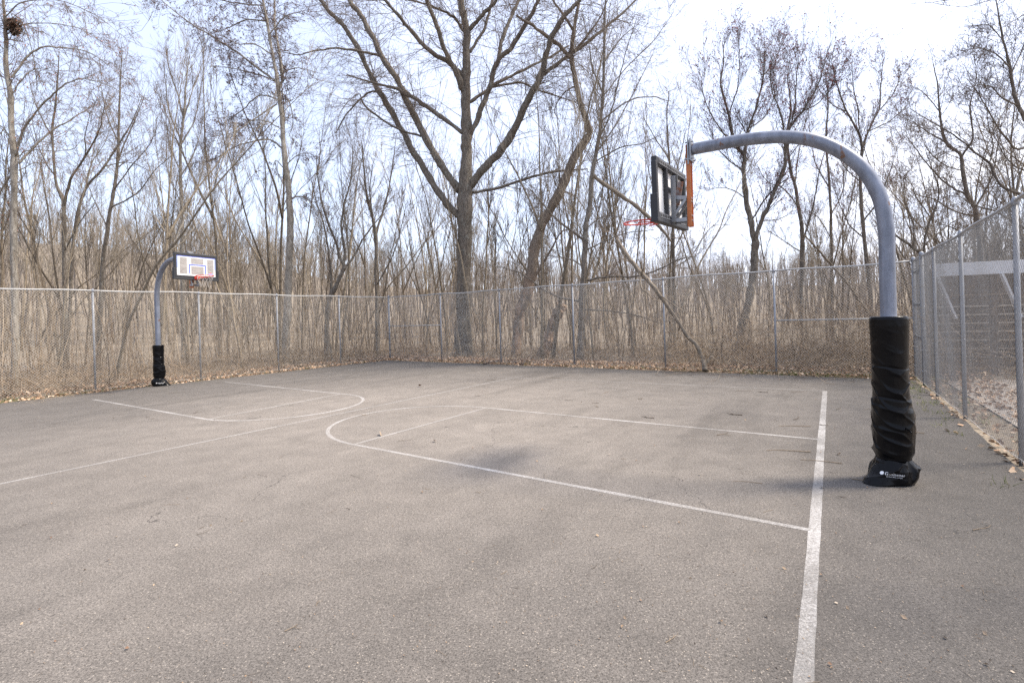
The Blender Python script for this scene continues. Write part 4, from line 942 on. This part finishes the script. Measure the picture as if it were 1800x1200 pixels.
run('bare_tree', 'dark heavy limbed tree at the right edge above the close fence', 'tree', 14.5, [
    T(1835, 560, 14, 1832, 470, 13, 1828, 380, 11.5, 1824, 300, 9.5, 1815, 240, 8, 1797, 200, 6.5, 1785, 170, 5.4, 1773, 110, 4.2, 1761, 60, 3, 1752, 10, 1.9, 1746, -30, 1), T(1826, 365, 7, 1794, 342, 6, 1758, 324, 5, 1740, 288, 4.2, 1710, 264, 3.5, 1680, 240, 2.8, 1650, 222, 2, 1596, 189, .9), T(1818, 250, 5, 1790, 262, 4.2, 1765, 240, 3.4, 1740, 200, 2.6, 1720, 165, 1.6, 1700, 140, .8),
    T(1790, 185, 3.6, 1765, 175, 3, 1735, 150, 2.2, 1700, 155, 1.2, 1675, 170, .7), T(1776, 120, 3, 1750, 95, 2.4, 1720, 85, 1.6, 1690, 90, .8), T(1830, 420, 5, 1790, 395, 4, 1750, 372, 3, 1710, 360, 2, 1675, 338, 1), T(1778, 130, 2.6, 1800, 80, 2.2, 1815, 30, 1.4, 1825, -10, .8), T(1740, 290, 2.6, 1745, 250, 2, 1735, 205, 1.3, 1740, 165, .7), T(1765, 75, 2, 1740, 45, 1.6, 1715, 45, .9), T(1828, 320, 4, 1800, 300, 3.2, 1775, 285, 2.4, 1750, 245, 1.4, 1745, 215, .7)],
    B_DARK, T_DARK, 40, dens=6.0, l1=(.4, 1.3), up=.02, depth=.5, jit=.2)
run('toppled_tree', 'slanting dead trunk propped behind the back fence near the padded pole', 'dead tree', 19.0, [
    T(1412, 412, 1.5, 1425, 425, 2.6, 1445, 447, 3, 1470, 475, 3.4, 1495, 505, 3.6, 1515, 535, 3.8, 1545, 570, 4)], B_DEAD, T_TAN, 41, dens=1.5, l1=(.3, .9), m3=0, depth=1.2, broken=True)
run('bare_tree', 'brown low tree with tangled side branches left of the right corner posts', 'tree', 16.5, [
    T(1640, 600, 7, 1632, 520, 6.2, 1622, 455, 5.4, 1606, 436, 4.6, 1584, 420, 3.6, 1560, 405, 2.4, 1540, 396, 1.2), T(1622, 452, 4, 1630, 400, 3.3, 1650, 345, 2.6, 1640, 300, 1.8, 1626, 262, .9), T(1626, 430, 3, 1655, 405, 2.5, 1685, 385, 1.7, 1712, 380, .9), T(1606, 437, 2.8, 1605, 395, 2.2, 1590, 350, 1.5, 1592, 305, .8), T(1634, 380, 2.4, 1612, 350, 1.9, 1600, 320, 1, 1580, 300, .6)],
    B_DARK, T_BROWN, 42, dens=5.5, l1=(.4, 1.2), up=0, depth=.5, jit=.2)
run('bare_tree', 'overhanging tree mostly out of view whose twigs hang into the top right corner', 'tree', 9.0, [
    T(2080, 640, 24, 2075, 400, 22, 2060, 150, 18, 2030, -60, 14, 2010, -200, 9, 2000, -320, 4), T(2050, 60, 9, 1960, -10, 7, 1880, -35, 5, 1800, -25, 3.5, 1720, -15, 2.4, 1640, -25, 1.2), T(1900, -30, 3.5, 1840, 5, 2.6, 1800, 25, 1.8, 1765, 48, .9), T(1790, -25, 2.2, 1740, 0, 1.6, 1690, 12, 1, 1640, 5, .6), T(1720, -15, 1.6, 1670, 0, 1.2, 1600, 8, .7)],
    B_GREY, T_DARK, 43, dens=3.0, l1=(.25, .6), m2=3, m3=2, up=-.2, depth=.3, rmin=.002)
run('bare_tree', 'narrow tree with sparse twigs behind the near backboard', 'tree', 25.0, [
    T(1186, 610, 5, 1185, 540, 4.7, 1184, 470, 4.4, 1183, 400, 4, 1180, 330, 3.4, 1176, 270, 2.7, 1172, 210, 1.9, 1176, 160, 1), T(1180, 330, 2, 1195, 280, 1.6, 1205, 230, .9), T(1184, 440, 2, 1205, 400, 1.6, 1225, 350, 1, 1235, 310, .6), T(1183, 400, 2, 1160, 360, 1.6, 1142, 310, 1, 1135, 260, .6), T(1177, 280, 1.8, 1150, 240, 1.4, 1130, 205, .8), T(1184, 470, 1.9, 1215, 450, 1.5, 1250, 400, 1, 1285, 395, .6)],
    B_GREY, T_BROWN, 44, dens=4, l1=(.5, 1.4), up=.3, depth=.5)

# ------------------------------------------------------------------ the woods behind: single trees, then the far mass
def wood_variant(seed, Ht, r, kind):
    g = np.random.default_rng(seed); st = []
    k = 12
    P, Rr = grow(np.zeros((1, 3)), np.array([[g.normal(0, .05), g.normal(0, .05), 1]]), np.array([Ht]), np.array([r]), np.array([.006]), k, .055 if kind != 'lean' else .07, .03 if kind != 'lean' else 0.0, g)
    if kind == 'lean': P[0, :, 0] += np.linspace(0, 1, k) ** 1.2 * Ht * .16
    P[0, 0, 2] = -.12
    st.append((P[0], Rr[0] * np.interp(np.linspace(0, 1, k), [0, .05, 1], [1.25, 1, 1])))
    nf = dict(single=0, fork=1, multi=3, lean=0)[kind]
    for i_ in range(nf):
        t = g.uniform(.12, .42) if kind == 'fork' else g.uniform(.02, .2)
        s_ = P[0, 0] * 0 + np.array([np.interp(t * (k - 1), np.arange(k), P[0, :, c]) for c in range(3)])
        a = g.uniform(0, 6.28)
        P2, R2 = grow(s_[None], np.array([[math.cos(a) * .5, math.sin(a) * .5, 1]]), np.array([Ht * (1 - t) * g.uniform(.75, 1)]), np.array([r * .75]), np.array([.006]), 10, .06, .05, g)
        st.append((P2[0], R2[0]))
    tw = []
    S_ = [spawn(p[None], q_[None], 12 if i_ == 0 else 9, .36, .98, (.25, .62), (.22, .42), (.35, .55), .25, g, taper=.55) for i_, (p, q_) in enumerate(st)]
    s, d, l, rr = map(np.concatenate, zip(*S_))
    P1, R1 = grow(s, d, l, rr, np.full(len(rr), .006), 7, .11, .05, g)
    s, d, l, rr = spawn(P1, R1, 7, .15, 1, (.28, .65), (.25, .55), (.5, .7), .3, g)
    P2, R2 = grow(s, d, l, np.maximum(rr, .0065), np.full(len(rr), .005), 5, .13, .03, g)
    s, d, l, rr = spawn(P2, R2, 2, .2, 1, (.3, .65), (.35, .7), (.6, .8), .2, g, lmin=.25)
    P3, R3 = grow(s, d, l, np.full(len(rr), .0052), np.full(len(rr), .0042), 4, .14, .02, g)
    mt = MB()
    for p, q_ in st: mt.tube(spline(np.hstack([p, q_[:, None]]), 26)[:, :3], np.maximum(spline(np.hstack([p, q_[:, None]]), 26)[:, 3], .004), 9)
    return mt, pack([(P1, R1, 5), (P2, R2, 3), (P3, R3, 3)])
KIND_WORDS = {'single': 'slim single stemmed woodland tree', 'fork': 'woodland tree forked in two', 'multi': 'many stemmed woodland tree', 'lean': 'sideways leaning woodland tree'}
variants = []
for i_, (Ht, r, kind) in enumerate([(13, .06, 'single'), (11, .06, 'single'), (14.5, .075, 'single'), (12, .06, 'fork'), (13.5, .065, 'fork'), (9.5, .045, 'single'), (11, .06, 'multi'), (8, .042, 'multi'), (11, .055, 'lean'), (15, .08, 'fork'), (10, .05, 'fork'), (12, .055, 'single')]):
    a, b = wood_variant(100 + i_, Ht, r, kind)
    o = a.build('woodland_tree', B_WOOD, None, True); c = b.build('crown', T_WOOD, o)
    variants.append((o, c, kind, Ht, [0]))
bays = [(-400, 168, 'behind the left fence, left of the far pole'), (168, 353, 'behind the left fence, around the far backboard'), (353, 490, 'behind the left fence, right of the far backboard'), (490, 599, 'behind the left fence by the pale birch-like trunk'),
        (599, 690, 'behind the left fence, next to the back corner post'), (690, 777, 'behind the railed corner panel of the back fence'), (777, 881, 'behind the back fence around the great forked trunk'), (881, 1010, 'behind the back fence around the broken stump'),
        (1010, 1170, 'behind the back fence left of the fallen branch'), (1170, 1365, 'behind the back fence, under the near hoop arm'), (1365, 1560, 'behind the back fence left of the padded pole'), (1560, 2600, 'beyond the close right fence')]
g = np.random.default_rng(77); placed = 0; spots = []
tries = 0
while placed < 205 and tries < 20000:
    tries += 1
    px = g.uniform(-60, 1880); a_, _ = ray(px, 560)
    Y = 14 + 40 * g.random() ** .8
    p = np.array([a_ * Y, Y, 0])
    dl, db, dr = (p - LC) @ NL, (p - LC) @ NB, (p - RCN) @ NR
    out = max(dl, db, dr)
    if out < 2.2: continue
    if px > 1560 and out < 9: continue
    if px > 1200 and out < 5: continue
    if any(abs(px - q_[0]) < 7 and abs(Y - q_[1]) < 3 for q_ in spots): continue
    if px > 1180 and g.random() < .42: continue
    # tall trees stay away from where the sky is open between the crowns
    pick = int(g.integers(0, len(variants)))
    if px > 1180 and variants[pick][3] > 12.5: continue
    spots.append((px, Y)); placed += 1
    o0, c0, kind, Ht, used = variants[pick]
    if used[0] == 0: o, c = o0, c0; used[0] = 1
    else:
        o = o0.copy(); c = c0.copy(); COL.objects.link(o); COL.objects.link(c); c.parent = o
    s = g.uniform(.85, 1.25)
    if px > 1180: s *= .72
    o.location = (p[0], p[1], float(hill(p[0], p[1]))); o.scale = (s, s, s * g.uniform(.92, 1.1)); o.rotation_euler = (g.normal(0, .03), g.normal(0, .03), g.uniform(0, 6.28))
    ph = next(t_ for lo, hi, t_ in bays if lo <= px < hi)
    tag(o, KIND_WORDS[kind] + ' ' + ph, 'tree', 'bare woodland trees ' + ph)

g = np.random.default_rng(171)
for k_ in range(26):
    px = g.uniform(1575, 1930); a_, _ = ray(px, 560); Y = g.uniform(15.5, 30)
    p = np.array([a_ * Y, Y, 0])
    if max((p - LC) @ NB, (p - RCN) @ NR) < 2.0 or ((p - RCN) @ NB < .8 and (p - RCN) @ NR < 5.5): continue
    o0, c0, kind, Ht, used = variants[[3, 4, 6, 9, 10, 2, 0][k_ % 7]]
    if used[0] == 0: o, c = o0, c0; used[0] = 1
    else:
        o = o0.copy(); c = c0.copy(); COL.objects.link(o); COL.objects.link(c); c.parent = o
    s = g.uniform(.62, .95)
    o.location = (p[0], p[1], 0); o.scale = (s * 1.15, s * 1.15, s); o.rotation_euler = (g.normal(0, .08), g.normal(0, .08), g.uniform(0, 6.28))
    tag(o, KIND_WORDS[kind] + ' ' + bays[-1][2], 'tree', 'bare woodland trees ' + bays[-1][2])
def far_wood():
    g = np.random.default_rng(9); N = 3200
    az = R(1) * g.uniform(-52, 58, N); r = 50 + 125 * g.random(N) ** 1.2
    x, y = r * np.sin(az), r * np.cos(az); z = hill(x, y)
    Ht = g.uniform(6.2, 10.2, N)
    Ht = np.where(az > R(12), Ht * .8, Ht)
    P0 = np.stack([x, y, z - .1], -1)
    rd = g.uniform(.05, .12, N)
    Pt, Rt = grow(P0, np.stack([g.normal(0, .08, N), g.normal(0, .08, N), np.ones(N)], -1), Ht, rd, np.full(N, .012), 7, .05, .03, g)
    s, d, l, rr = spawn(Pt, Rt, 9, .25, .98, (.3, .65), (.2, .40), (.3, .5), .35, g)
    P1, R1 = grow(s, d, l, np.maximum(rr, .014), np.full(len(rr), .008), 4, .14, .05, g)
    s, d, l, rr = spawn(P1, R1, 3, .2, 1, (.3, .65), (.35, .7), (.6, .8), .25, g, lmin=.5)
    P2, R2 = grow(s, d, l, np.full(len(rr), .008), np.full(len(rr), .006), 3, .15, .03, g)
    m = mat('hazed_woodland_bark', rough=.95); q = NT(m); ge = q.n('NewGeometry')
    q.col(q.ramp(ge.outputs['Random Per Island'], [(0, (.145, .12, .10)), (.5, (.27, .232, .197)), (1, (.42, .37, .32))]))  # distance haze put into these paler bark colours
    tag(pack([(Pt, Rt, 4), (P1, R1, 3), (P2, R2, 3)]).build('far_woods', m), kind='stuff', label='distant leafless woodland covering the hillside', cat='woods')
far_wood()

# ------------------------------------------------------------------ thickets, litter, grass
def island_mat(name, stops, rough=.9):
    m = mat(name, rough=rough); q = NT(m); ge = q.n('NewGeometry'); q.col(q.ramp(ge.outputs['Random Per Island'], stops)); return m
M_BRUSH = island_mat('dry_canes', [(0, (.075, .058, .044)), (.35, (.24, .195, .143)), (.75, (.46, .385, .29)), (1, (.66, .575, .455))])
q = NT(M_BRUSH); cl_ = q.noise(q.pos(), .55, 4, .6)
q.col(q.mix(1.0, q.b.inputs['Base Color'].links[0].from_socket, q.ramp(cl_, [(.34, (.40, .30, .22)), (.50, (.78, .68, .58)), (.68, (1.1, 1.06, 1.0))]), 'MULTIPLY'))
M_LITTER = island_mat('dead_leaves', [(0, (.17, .095, .055)), (.4, (.40, .255, .155)), (.8, (.52, .37, .25)), (1, (.62, .48, .35))])
M_GRASS = island_mat('spring_grass', [(0, (.10, .13, .03)), (.6, (.20, .22, .06)), (1, (.33, .30, .12))])
def band(n, lo, hi, sd, pure=False, pw=1.6):
    """points outside the fences, lo..hi metres beyond them: left, back and right runs"""
    g = np.random.default_rng(sd); out = []
    runs = ((LC, -DL, NL, 24.0, .40), (LC, DB, NB, LBACK, .45), (RCN, DR, NR, 12.0, .15))
    for A, D, Nn, L, sh in runs:
        m = int(n * sh); t = g.uniform(-hi * .6, L + 1, m); o = lo + (hi - lo) * g.random(m) ** pw
        out.append(A + D * t[:, None] + Nn * o[:, None])
    p = np.concatenate(out)
    a_, b_, c_ = (p - LC) @ NL, (p - LC) @ NB, (p - RCN) @ NR
    ok = np.maximum.reduce([a_, b_, c_]) > lo - .02
    if pure: ok &= ~((c_ > 0) & (b_ < .2) & (a_ < 0))
    return p[ok], g
def thicket():
    lst = []
    p, g = band(15000, .25, 9, 51, True, 1.3)
    n = len(p)
    px = CX + F * p[:, 0] / p[:, 1]
    patchy = np.array([mnoise.noise(Vector((q_[0] * .35, q_[1] * .35, 2))) for q_ in p])
    hi = np.interp(px, [-100, 300, 600, 700, 1000, 1150, 1330, 1420, 1560, 1700], [1.35, 1.35, 1.0, .7, .7, 1.2, 1.7, 2.6, 2.8, 2.0])
    L = hi * (.55 + .6 * g.random(n)) * np.clip(1 + patchy * 1.1, .35, 1.7)
    keep = g.random(n) < np.interp(px, [-100, 600, 720, 1000, 1250, 1600], [.85, .75, .5, .55, .85, 1])
    p, L = p[keep], L[keep]; n = len(p)
    p = np.stack([p[:, 0], p[:, 1], hill(p[:, 0], p[:, 1]) - .03], -1)
    P, Rr = grow(p, np.stack([g.normal(0, .9, n), g.normal(0, .9, n), np.ones(n)], -1), L * 1.5, g.uniform(.003, .0065, n), np.full(n, .0022), 8, .24, -g.uniform(.02, .30, n), g)
    P[:, :, 2] = np.maximum(P[:, :, 2], .02); lst.append((P, Rr, 3))
    s, d, l, r = spawn(P, Rr, 3, .2, 1, (.4, 1.2), (.2, .5), (.6, .9), .1, g, lmin=.2)
    P2, R2 = grow(s, d, l, r, np.full(len(r), .0018), 5, .25, -.06, g); P2[:, :, 2] = np.maximum(P2[:, :, 2], .02); lst.append((P2, R2, 3))
    # straight young stems
    p, g = band(2600, .8, 16, 52, True, 1.0); n = len(p); p = np.stack([p[:, 0], p[:, 1], hill(p[:, 0], p[:, 1]) - .03], -1)
    px = CX + F * p[:, 0] / p[:, 1]
    P, Rr = grow(p, np.stack([g.normal(0, .12, n), g.normal(0, .12, n), np.ones(n)], -1), g.uniform(1.5, 5.0, n) * np.where(px > 1180, .7, 1), g.uniform(.006, .016, n), np.full(n, .003), 8, .07, .01, g); lst.append((P, Rr, 4))
    s, d, l, r = spawn(P, Rr, 4, .4, 1, (.3, .7), (.12, .26), (.4, .7), .3, g, lmin=.25)
    P2, R2 = grow(s, d, l, r, np.full(len(r), .0025), 4, .12, .03, g); lst.append((P2, R2, 3))
    tag(pack(lst).build('undergrowth', M_BRUSH), kind='stuff', label='tan tangle of dry canes and brambles behind the fences', cat='undergrowth')
thicket()
def litter():
    p1, g = band(22000, -.55, 1.4, 61, pw=1.0); p2, g2 = band(9000, 1.2, 9, 62, pw=1.4)
    # the right side keeps only a thin line of leaves
    dr = (p1 - RCN) @ NR; keep = ~((dr > -.35) & (np.abs(dr) < .6) & (g.random(len(p1)) < .55))
    p1 = p1[keep]
    q_ = np.concatenate([p1, p2]); n = len(q_)
    ins = np.maximum.reduce([(q_ - LC) @ NL + .5, (q_ - LC) @ NB + .62, (q_ - RCN) @ NR + .16])
    wv = np.array([mnoise.noise(Vector((a[0] * .8, a[1] * .8, 5))) for a in q_])
    q_ = q_[ins > -.02 + .10 * wv]; n = len(q_)
    z = np.maximum(hill(q_[:, 0], q_[:, 1]), 0) - .02 + np.abs(g.normal(0, .025, n)) + .02
    ob = np.maximum.reduce([(q_ - LC) @ NL, (q_ - LC) @ NB]); z = z + g.random(n) * .16 * np.exp(-((ob - .45) / .4) ** 2)
    s = g.uniform(.035, .10, n)
    tag(MB().add(*leaves(np.stack([q_[:, 0], q_[:, 1], z], -1), s, .75, g)).build('leaf_litter', M_LITTER), kind='stuff', label='dead tan leaves lying along the foot of the fences', cat='leaf litter')
    p, g = band(2600, -.5, .5, 63, pw=1.0); px = CX + F * p[:, 0] / p[:, 1]
    k = (g.random(len(p)) < np.interp(px, [0, 60, 150, 700, 1250, 1330, 1520, 1700], [.8, .35, .15, .05, .25, 1, .9, .06]))
    p = p[k]; c = p.repeat(9, 0) + g.normal(0, .05, (len(p) * 9, 3)) * [1, 1, 0]; n = len(c); c[:, 2] = -.02
    P, Rr = grow(c, np.stack([g.normal(0, .5, n), g.normal(0, .5, n), np.ones(n)], -1), g.uniform(.05, .14, n), np.full(n, .004), np.full(n, .001), 4, .15, -.1, g)
    tag(pack([(P, Rr, 3)]).build('grass', M_GRASS), kind='stuff', label='short green grass at the foot of the back fence', cat='grass')
litter()

# ------------------------------------------------------------------ twigs, leaves and chips lying on the court
def twig_variant(seed, L):
    g = np.random.default_rng(seed)
    P, Rr = grow(np.zeros((1, 3)), np.array([[1.0, 0, 0]]), np.array([L]), np.array([.0055]), np.array([.003]), 8, .16, 0, g); P[:, :, 2] = .006 + np.abs(P[:, :, 2]) * .25
    lst = [(P, Rr, 6)]
    if seed % 2:
        s, d, l, r = spawn(P, Rr, 2, .3, .8, (.5, .9), (.25, .45), (.6, .8), 0, g); P2, R2 = grow(s, d, l, r, r * .6, 5, .15, 0, g); P2[:, :, 2] = .006 + np.abs(P2[:, :, 2]) * .2; lst.append((P2, R2, 5))
    return pack(lst)
TW = [mat('brown_twig_bark', (.10, .075, .055), .9), mat('tan_twig_bark', (.24, .18, .12), .9), mat('grey_twig_bark', (.20, .165, .13), .9)]
tv = []
for i_ in range(9):
    o = twig_variant(300 + i_, [.16, .26, .36, .20, .48, .14, .30, .22, .6][i_]).build('twig', TW[i_ % 3]); tv.append([o, 0])
lv = []
for i_ in range(5):
    g = np.random.default_rng(400 + i_)
    o = MB().add(*leaves(np.array([[0, 0, .014]]), np.array([[.075, .055, .09, .065, .05][i_]]), .35, g)).build('fallen_leaf', mat('fallen_leaf', [(.36, .26, .17), (.20, .12, .075), (.42, .32, .22), (.28, .19, .12), (.45, .37, .28)][i_], .85)); lv.append([o, 0])
def zone(p):
    px, py = pix(p)
    if p[1] > 12: return 'on the far half of the court'
    if px > 1455: return 'on the asphalt around the padded near pole'
    if py > 880: return 'on the open asphalt in front of the near lane'
    if px > 1050: return 'on the asphalt near the baseline'
    return 'on the asphalt around the painted lanes'
def put(src, p, rz, sc, word, cat):
    o0, used = src
    if used == 0: o = o0; src[1] = 1
    else: o = o0.copy(); COL.objects.link(o)
    o.location = (p[0], p[1], 0.002); o.rotation_euler = (0, 0, rz); o.scale = (sc, sc, sc)
    zz = zone(p); tag(o, f'{word} lying {zz}', cat, f'{cat}s {zz}')
TWW = ['thin dark brown twig', 'thin tan twig', 'thin grey twig']
LWW = ['small tan leaf', 'small dark rust leaf', 'pale tan curled leaf', 'brown curled leaf', 'tiny pale leaf']
# those one sees clearly: (px, py, angle on the ground, variant, scale)
for px, py, a_, v, sc in [(1425, 750, 3.0, 4, 1.0), (1456, 748, 3.1, 3, .8), (1425, 795, 2.9, 4, 1.1), (1395, 738, .4, 6, 1), (1497, 842, -.5, 4, .8), (1480, 815, 2.7, 4, .9), (1710, 932, .35, 4, .5), (1305, 730, 3.0, 3, 1.4), (1150, 735, 3.05, 3, 1.2), (1260, 765, .2, 1, 1),
                          (500, 1110, .9, 1, .45), (555, 1065, 1.9, 1, .3), (345, 940, .4, 6, .4), (1170, 1130, .5, 7, .45), (1625, 762, 3.1, 1, 1), (1470, 720, .3, 6, .8), (1270, 660, 3.0, 8, 1.2), (1200, 657, 2.9, 4, 1.0), (985, 665, 3, 4, 1), (870, 668, 3, 6, 1),
                          (1340, 850, 2.8, 4, .6), (1350, 690, 3.0, 3, 1.2), (1520, 720, .2, 2, .8), (1390, 690, .1, 2, 1), (700, 775, .1, 2, .6), (1040, 1000, .5, 6, .3), (880, 1010, .6, 7, .3)]:
    put(tv[v], gnd(px, py), a_ + .0, sc, TWW[v % 3], 'twig')
for px, py, v, sc in [(669, 765, 2, 1.9), (764, 777, 1, 1.3), (738, 680, 1, 2.2), (1230, 835, 4, .7), (1445, 858, 0, .8), (1475, 800, 0, 1), (1665, 758, 2, 1.1), (1680, 763, 3, 1.1), (1700, 790, 0, 1), (1655, 710, 0, 1.2), (1672, 720, 3, 1.2), (1690, 735, 2, 1.1), (1640, 695, 0, 1.3), (1725, 785, 2, 1), (1742, 790, 0, 1.2), (1755, 798, 2, 1.2), (1770, 805, 1, 1.2), (1780, 812, 0, 1.1), (1660, 740, 4, 1), (1070, 800, 4, 1), (310, 960, 4, .8)]:
    put(lv[v], gnd(px, py), px * .7, sc, LWW[v], 'leaf')
g = np.random.default_rng(88)
nt_, nl_ = 0, 0
while nt_ < 170:
    t, s_ = g.uniform(-1, 1), g.uniform(0, 1)
    px, py = g.uniform(0, 1800), 640 + 560 * g.random() ** 1.25
    if px < 900 and g.random() < .55: continue
    p = gnd(px, py)
    if max((p - LC) @ NL + .6, (p - LC) @ NB + .7, (p - RCN) @ NR + .3) > 0: continue
    v = int(g.integers(0, 9)); put(tv[v], p, g.uniform(0, 6.28), (g.uniform(.08, .2) if p[1] < 4.5 else g.uniform(.16, .42)) if p[1] < 9 else g.uniform(.4, .9), TWW[v % 3], 'twig'); nt_ += 1
while nl_ < 90:
    px, py = g.uniform(0, 1800), 640 + 560 * g.random() ** 1.3
    if px < 1100 and g.random() < .6: continue
    p = gnd(px, py)
    if max((p - LC) @ NL + .6, (p - LC) @ NB + .7, (p - RCN) @ NR + .1) > 0: continue
    v = int(g.integers(0, 5)); put(lv[v], p, g.uniform(0, 6.28), g.uniform(.22, .5), LWW[v], 'leaf'); nl_ += 1
N_ = 13000
a_ = g.uniform(-.95, 1.05, N_); Y_ = 1.8 + 20 * g.random(N_) ** 1.7
p = np.stack([a_ * Y_ * 1.05, Y_, np.full(N_, .004)], -1)
p = p[np.maximum.reduce([(p - LC) @ NL + .55, (p - LC) @ NB + .65, (p - RCN) @ NR + .25]) < 0]
c = np.clip(.35 + .5 * (p[:, 0] + 2) / 6, .25, 1); p = p[g.random(len(p)) < c]; n = len(p)
v_, f_ = leaves(p, g.uniform(.004, .0125, n), .4, g)
tag(MB().add(v_, f_).build('court_debris', island_mat('bark_chips_and_bud_scales', [(0, (.08, .055, .04)), (.45, (.27, .19, .125)), (.8, (.38, .30, .22)), (1, (.46, .40, .33))])), kind='stuff', label='bark chips and bud scales scattered over the asphalt', cat='debris')
# dead limbs dragged against the back fence
for lab, pts, m in [('long dark limb lying along the foot of the back fence', [(850, 641), (880, 636), (905, 638.5), (945, 636), (985, 639.5)], T_DARK), ('forked limb with a pale upturned end at the foot of the back fence', [(920, 642), (900, 638), (885, 636.5), (860, 635)], T_DARK)]:
    q_ = np.array([gnd(*a) for a in pts]); q_[:, 2] = .04
    MB_ = MB().tube(spline(q_, 24), np.linspace(.03, .012, 24), 7); o = MB_.build('fallen_limb', m, None, True); tag(o, lab, 'fallen limb')
    if 'forked' in lab:
        b0 = gnd(892, 643); b0[2] = .03
        MB().tube(spline([b0, b0 + [-.10, .05, .22], b0 + [-.12, .05, .55], b0 + [.08, 0, .78], b0 + [.35, 0, .9]], 20), np.linspace(.026, .010, 20), 7).build('upturned_end', B_DEAD, o, True)

# ------------------------------------------------------------------ shelter beyond the right fence
M_BOARD = mat('weathered_boards', rough=.9); q = NT(M_BOARD); p_ = q.pos((1, 1, .3), src='Object')
q.col(q.ramp(q.noise(p_, 9, 6, .7), [(.3, (.055, .036, .022)), (.7, (.17, .108, .06))]))
M_SHW = mat('white_painted_timber', (.66, .66, .67), .6); M_PALE = mat('pale_batten', (.50, .43, .34), .8)
sa, sb = at(1640, 476, 13.4), at(1905, 462, 12.4)
sa2, sb2 = sa.copy(), sb.copy(); sa2[2] = sb2[2] = 0
sd_ = norm(sb2 - sa2); sn = np.array([-sd_[1], sd_[0], 0]); sn = sn if sn[1] > 0 else -sn
SL = np.linalg.norm(sb2 - sa2)
sh = empty('open_shelter', tuple(sa2), label='low brown board shelter with white header and slanted white braces beyond the right fence', cat='shelter')
hz = (sa[2] + sb[2]) / 2
o_ = np.zeros(3)
axs = (sd_, sn, Zv)
MB().box(sd_ * SL / 2 + Zv * hz, axs, (SL / 2, .04, .17)).build('header_beam', M_SHW, sh, bevel=.005)
bw = MB()
for i_ in range(18):
    zz = .12 + i_ * .15; bw.box(sd_ * (SL * .5 + .35) + sn * (1.6 + .012 * (i_ % 2)) + Zv * zz, axs, (SL * .5 - .3, .02, .072))
wall = bw.build('board_wall', M_BOARD, sh)
for i_ in range(7): MB().box(sd_ * (SL * .5 + .25) + sn * 1.5 + Zv * (.34 + i_ * .245), axs, (SL * .5 - .35, .035, .018)).build('batten', M_PALE, wall)
for f_ in (.0, .42, .98): MB().box(sd_ * SL * f_ + sn * .05 + Zv * (hz / 2 - .02), axs, (.07, .05, hz / 2)).build('post', M_BOARD, sh)
for f_ in (.02, .46): MB().bar(sd_ * SL * f_ + Zv * (hz - .16) - sn * .06, sd_ * (SL * f_ + .38) + Zv * (hz - 1.32) - sn * .06, .05, .13, up=tuple(sn)).build('brace', M_SHW, sh, bevel=.004)
# gravel ground beyond the right fence
gm = mat('pale_gravel', rough=.95); q = NT(gm); p_ = q.pos()
q.col(q.mix(.8, (.34, .30, .26), q.ramp(q.noise(p_, 60, 4, .7), [(.3, g1(.5)), (.7, g1(1.4))]), 'MULTIPLY'))
c0 = RCN + NR * .5
V_ = [c0 - DR * .3, c0 + DR * 22, c0 + DR * 22 + NR * 12, c0 - DR * .3 + NR * 9]
tag(MB().add([v + [0, 0, -.012] for v in V_], [[0, 1, 2, 3]]).build('gravel_path', gm), kind='structure')
for src in tv + lv:
    if src[1] == 0: bpy.data.objects.remove(src[0])
for o, c, k_, h_, used in variants:
    if used[0] == 0: bpy.data.objects.remove(c); bpy.data.objects.remove(o)
